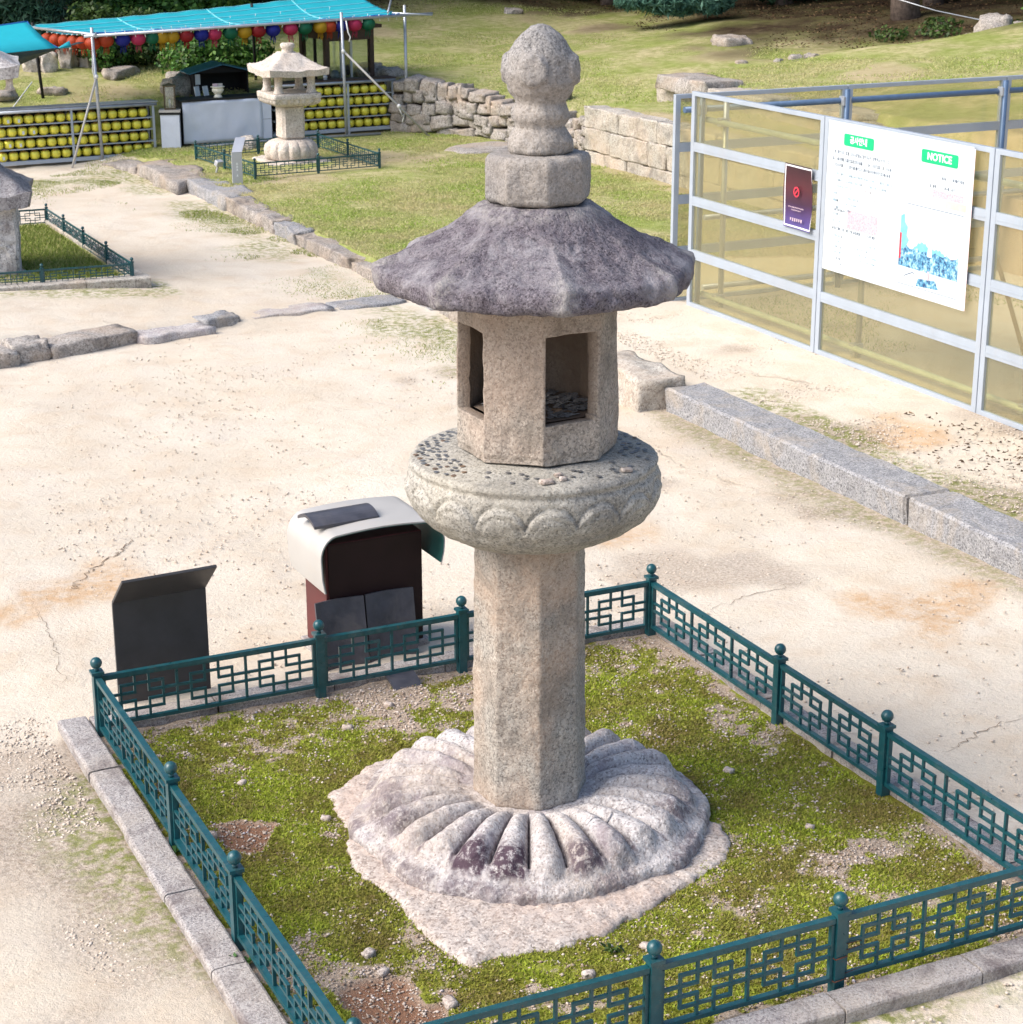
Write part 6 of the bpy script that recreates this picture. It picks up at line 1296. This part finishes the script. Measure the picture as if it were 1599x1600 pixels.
# pines: tapered trunk with limbs and needle sprays; three kinds, copied
def pine_meshes(seed, hgt, r0, zc):
    r_ = random.Random(seed); mb = MB(); lean = Vector((r_.uniform(-.05, .05), r_.uniform(-.05, .05), 1)); P = [lean*z + Vector((.10*math.sin(z*.8+seed), .10*math.cos(z*.7), 0))*min(1, z/2) for z in np.linspace(-.2, hgt, 14)]
    mb.tube(P, [r0*(1.25 if i == 0 else 1)*(1-.8*i/13)+.02 for i in range(14)], 12); tr = mb.mesh('trunk'); lm = MB(); blobs = []
    for i in range(30):
        z = zc+(hgt-zc)*(i/29)**.9; a = i*2.4+r_.uniform(-.4, .4); L = (2.7*(1-(z-zc)/(hgt-zc)*.62))*r_.uniform(.7, 1.1); b0 = lean*z; e = b0+Vector((math.cos(a)*L, math.sin(a)*L, L*r_.uniform(-.08, .22)))
        lm.tube([b0, b0.lerp(e, .55)+Vector((0, 0, .12)), e], [.05, .03, .012], 5)
        for f_ in (.45, .75, 1.0): blobs.append((tuple(b0.lerp(e, f_)), (.62, .62, .30), 180))
    return tr, lm.mesh('limbs'), leaf_mesh('needles', blobs, .42, seed, needle=True)
PM = [pine_meshes(s_, h_, r0, zc) for s_, h_, r0, zc in ((41, 9.5, .17, 2.3), (42, 8.0, .14, 2.0), (43, 10.5, .19, 2.9))]
for tr, lb, nd in PM: tr.materials.append(M['bark']); lb.materials.append(M['bark']); nd.materials.append(M['needle'])
BOUGH = (14.95, 24.0)
PT = [(17.5, 21.15, 2, 'pine with a thick bare trunk at the top right, nearest the rock line'), (16.2, 25.4, 0, 'pine whose low bough hangs in at the top centre'), (20.4, 19.2, 1, 'pine at the right edge of the wood above the corner shrub'), (19.6, 23.0, 0, 'pine behind the thick bare trunk'), (17.6, 24.8, 1, 'pine between the low bough and the thick trunk'), (13.6, 31.2, 2, 'pine above the sunny lawn left of the finial'), (16.2, 28.6, 1, 'pine deep in the wood behind the low bough'),
      (10.6, 31.6, 0, 'pine standing behind the glazed booth lawn'), (19.4, 26.9, 2, 'pine deep in the wood at the top right'), (22.4, 22.0, 1, 'pine at the back of the wood on the right'), (7.6, 31.0, 1, 'pine behind the dark leafy tree'), (4.8, 29.6, 2, 'pine behind the evergreen at the upper left'), (2.2, 28.0, 0, 'pine at the far upper left edge'), (12.4, 34.5, 1, 'pine deep behind the sunny lawn'), (16.0, 33.0, 0, 'pine deep in the wood, centre'), (22.8, 26.0, 0, 'pine far back on the right of the wood'), (9.0, 35.0, 2, 'pine far back above the canopy'), (20.0, 31.0, 2, 'pine far back in the wood, right of centre'), (23.6, 18.6, 2, 'pine beyond the right edge of the wood'), (6.0, 34.0, 0, 'pine far back at the upper left'), (17.3, 26.6, 2, 'pine close behind the low bough tree'), (18.7, 25.4, 0, 'pine in the dark middle of the wood'), (20.7, 21.3, 2, 'pine to the right of the thick bare trunk'), (21.2, 24.1, 0, 'pine in the dark right part of the wood'), (15.4, 30.4, 2, 'pine at the top of the lawn, right of the finial'), (18.3, 31.6, 1, 'pine in the rear row of the wood'), (18.9, 22.3, 1, 'pine just uphill of the thick bare trunk')]
for i, (x, y, k_, lab) in enumerate(PT):
    t = thing('pine_tree', lab, 'tree', (x, y, Hs(x, y)), i*1.7, 'pines of the wood on the hill')
    for nm, me in zip(('trunk', 'limbs', 'needles'), PM[k_]): link(nm, me, t)
    if i == 1:
        t.rotation_euler.z = 0; q = lambda X, Y, Z: (X-x, Y-y, Z-t.location.z)
        link('low_bough', leaf_mesh('low_bough', [(q(*BOUGH, 1.56), (.55, .4, .20), 2200), (q(BOUGH[0]+.55, BOUGH[1]-.15, 1.56), (.45, .35, .18), 1700), (q(BOUGH[0]-.5, BOUGH[1]+.2, 1.60), (.5, .35, .14), 1500), (q(BOUGH[0]+.1, BOUGH[1]+.1, 1.80), (.9, .5, .16), 1500)], .16, 77, needle=True), t, M['needle_light'])
        MB().tube([(0, 0, 2.0), q(BOUGH[0]+.3, BOUGH[1]+.2, 1.82), q(BOUGH[0]-.6, BOUGH[1]+.1, 1.66)], [.05, .035, .012], 6).build('low_limb', M['bark'], t)
# a cable sagging between the trees at the right
o = MB().tube([(16.6, 20.6, 1.85), (17.2, 20.0, 1.62), (17.8, 19.3, 1.46), (18.6, 18.4, 1.40), (19.6, 17.4, 1.5)], .010, 5).build('cable', M['pipe']); tag(o, 'thin pale cable sagging across the wood at the top right', 'cable')
# leaf drift by the hoarding
n = 500; gu, gv = rng.uniform(5.6, 6.5, n), rng.uniform(2.5, 5.6, n); ok = n2(gu, gv, 1.4, 95, 3) > .0; gu, gv = gu[ok], gv[ok]
tag(scatter_tri('dry_leaves', np.stack([gu, gv, H(gu, gv)+.010], 1), .030, .010, 2.0, M['dry_leaf'], 16), kind='stuff', label='scattered dry leaves beside the hoarding')
# thickets added deep in the wood to blacken the top edge
for i, (x, y, h_) in enumerate(((14.6, 30.6, 1.3), (17.0, 29.8, 1.5), (19.2, 28.2, 1.6), (20.8, 25.6, 1.5), (21.6, 22.8, 1.5), (12.0, 32.4, 1.2), (18.8, 24.9, .9), (22.0, 20.2, 1.4))):
    shrub('dark thicket added to blacken the wood, %s' % ['left of the low pine bough', 'behind the low pine bough', 'right of the low pine bough', 'behind the thick bare trunk', 'right of the thick bare trunk', 'above the finial of the big lantern', 'low one left of the thick trunk', 'above the corner shrub'][i], 'thicket', (x, y), [((-.9, 0, h_*.5), (1.2, .8, h_*.7), 2600), ((.9, .2, h_*.55), (1.2, .8, h_*.75), 2600), ((0, -.3, .2), (1.6, .5, .35), 1200)], .13, 'leaf_dark', 950+i, 'thicket', 3)
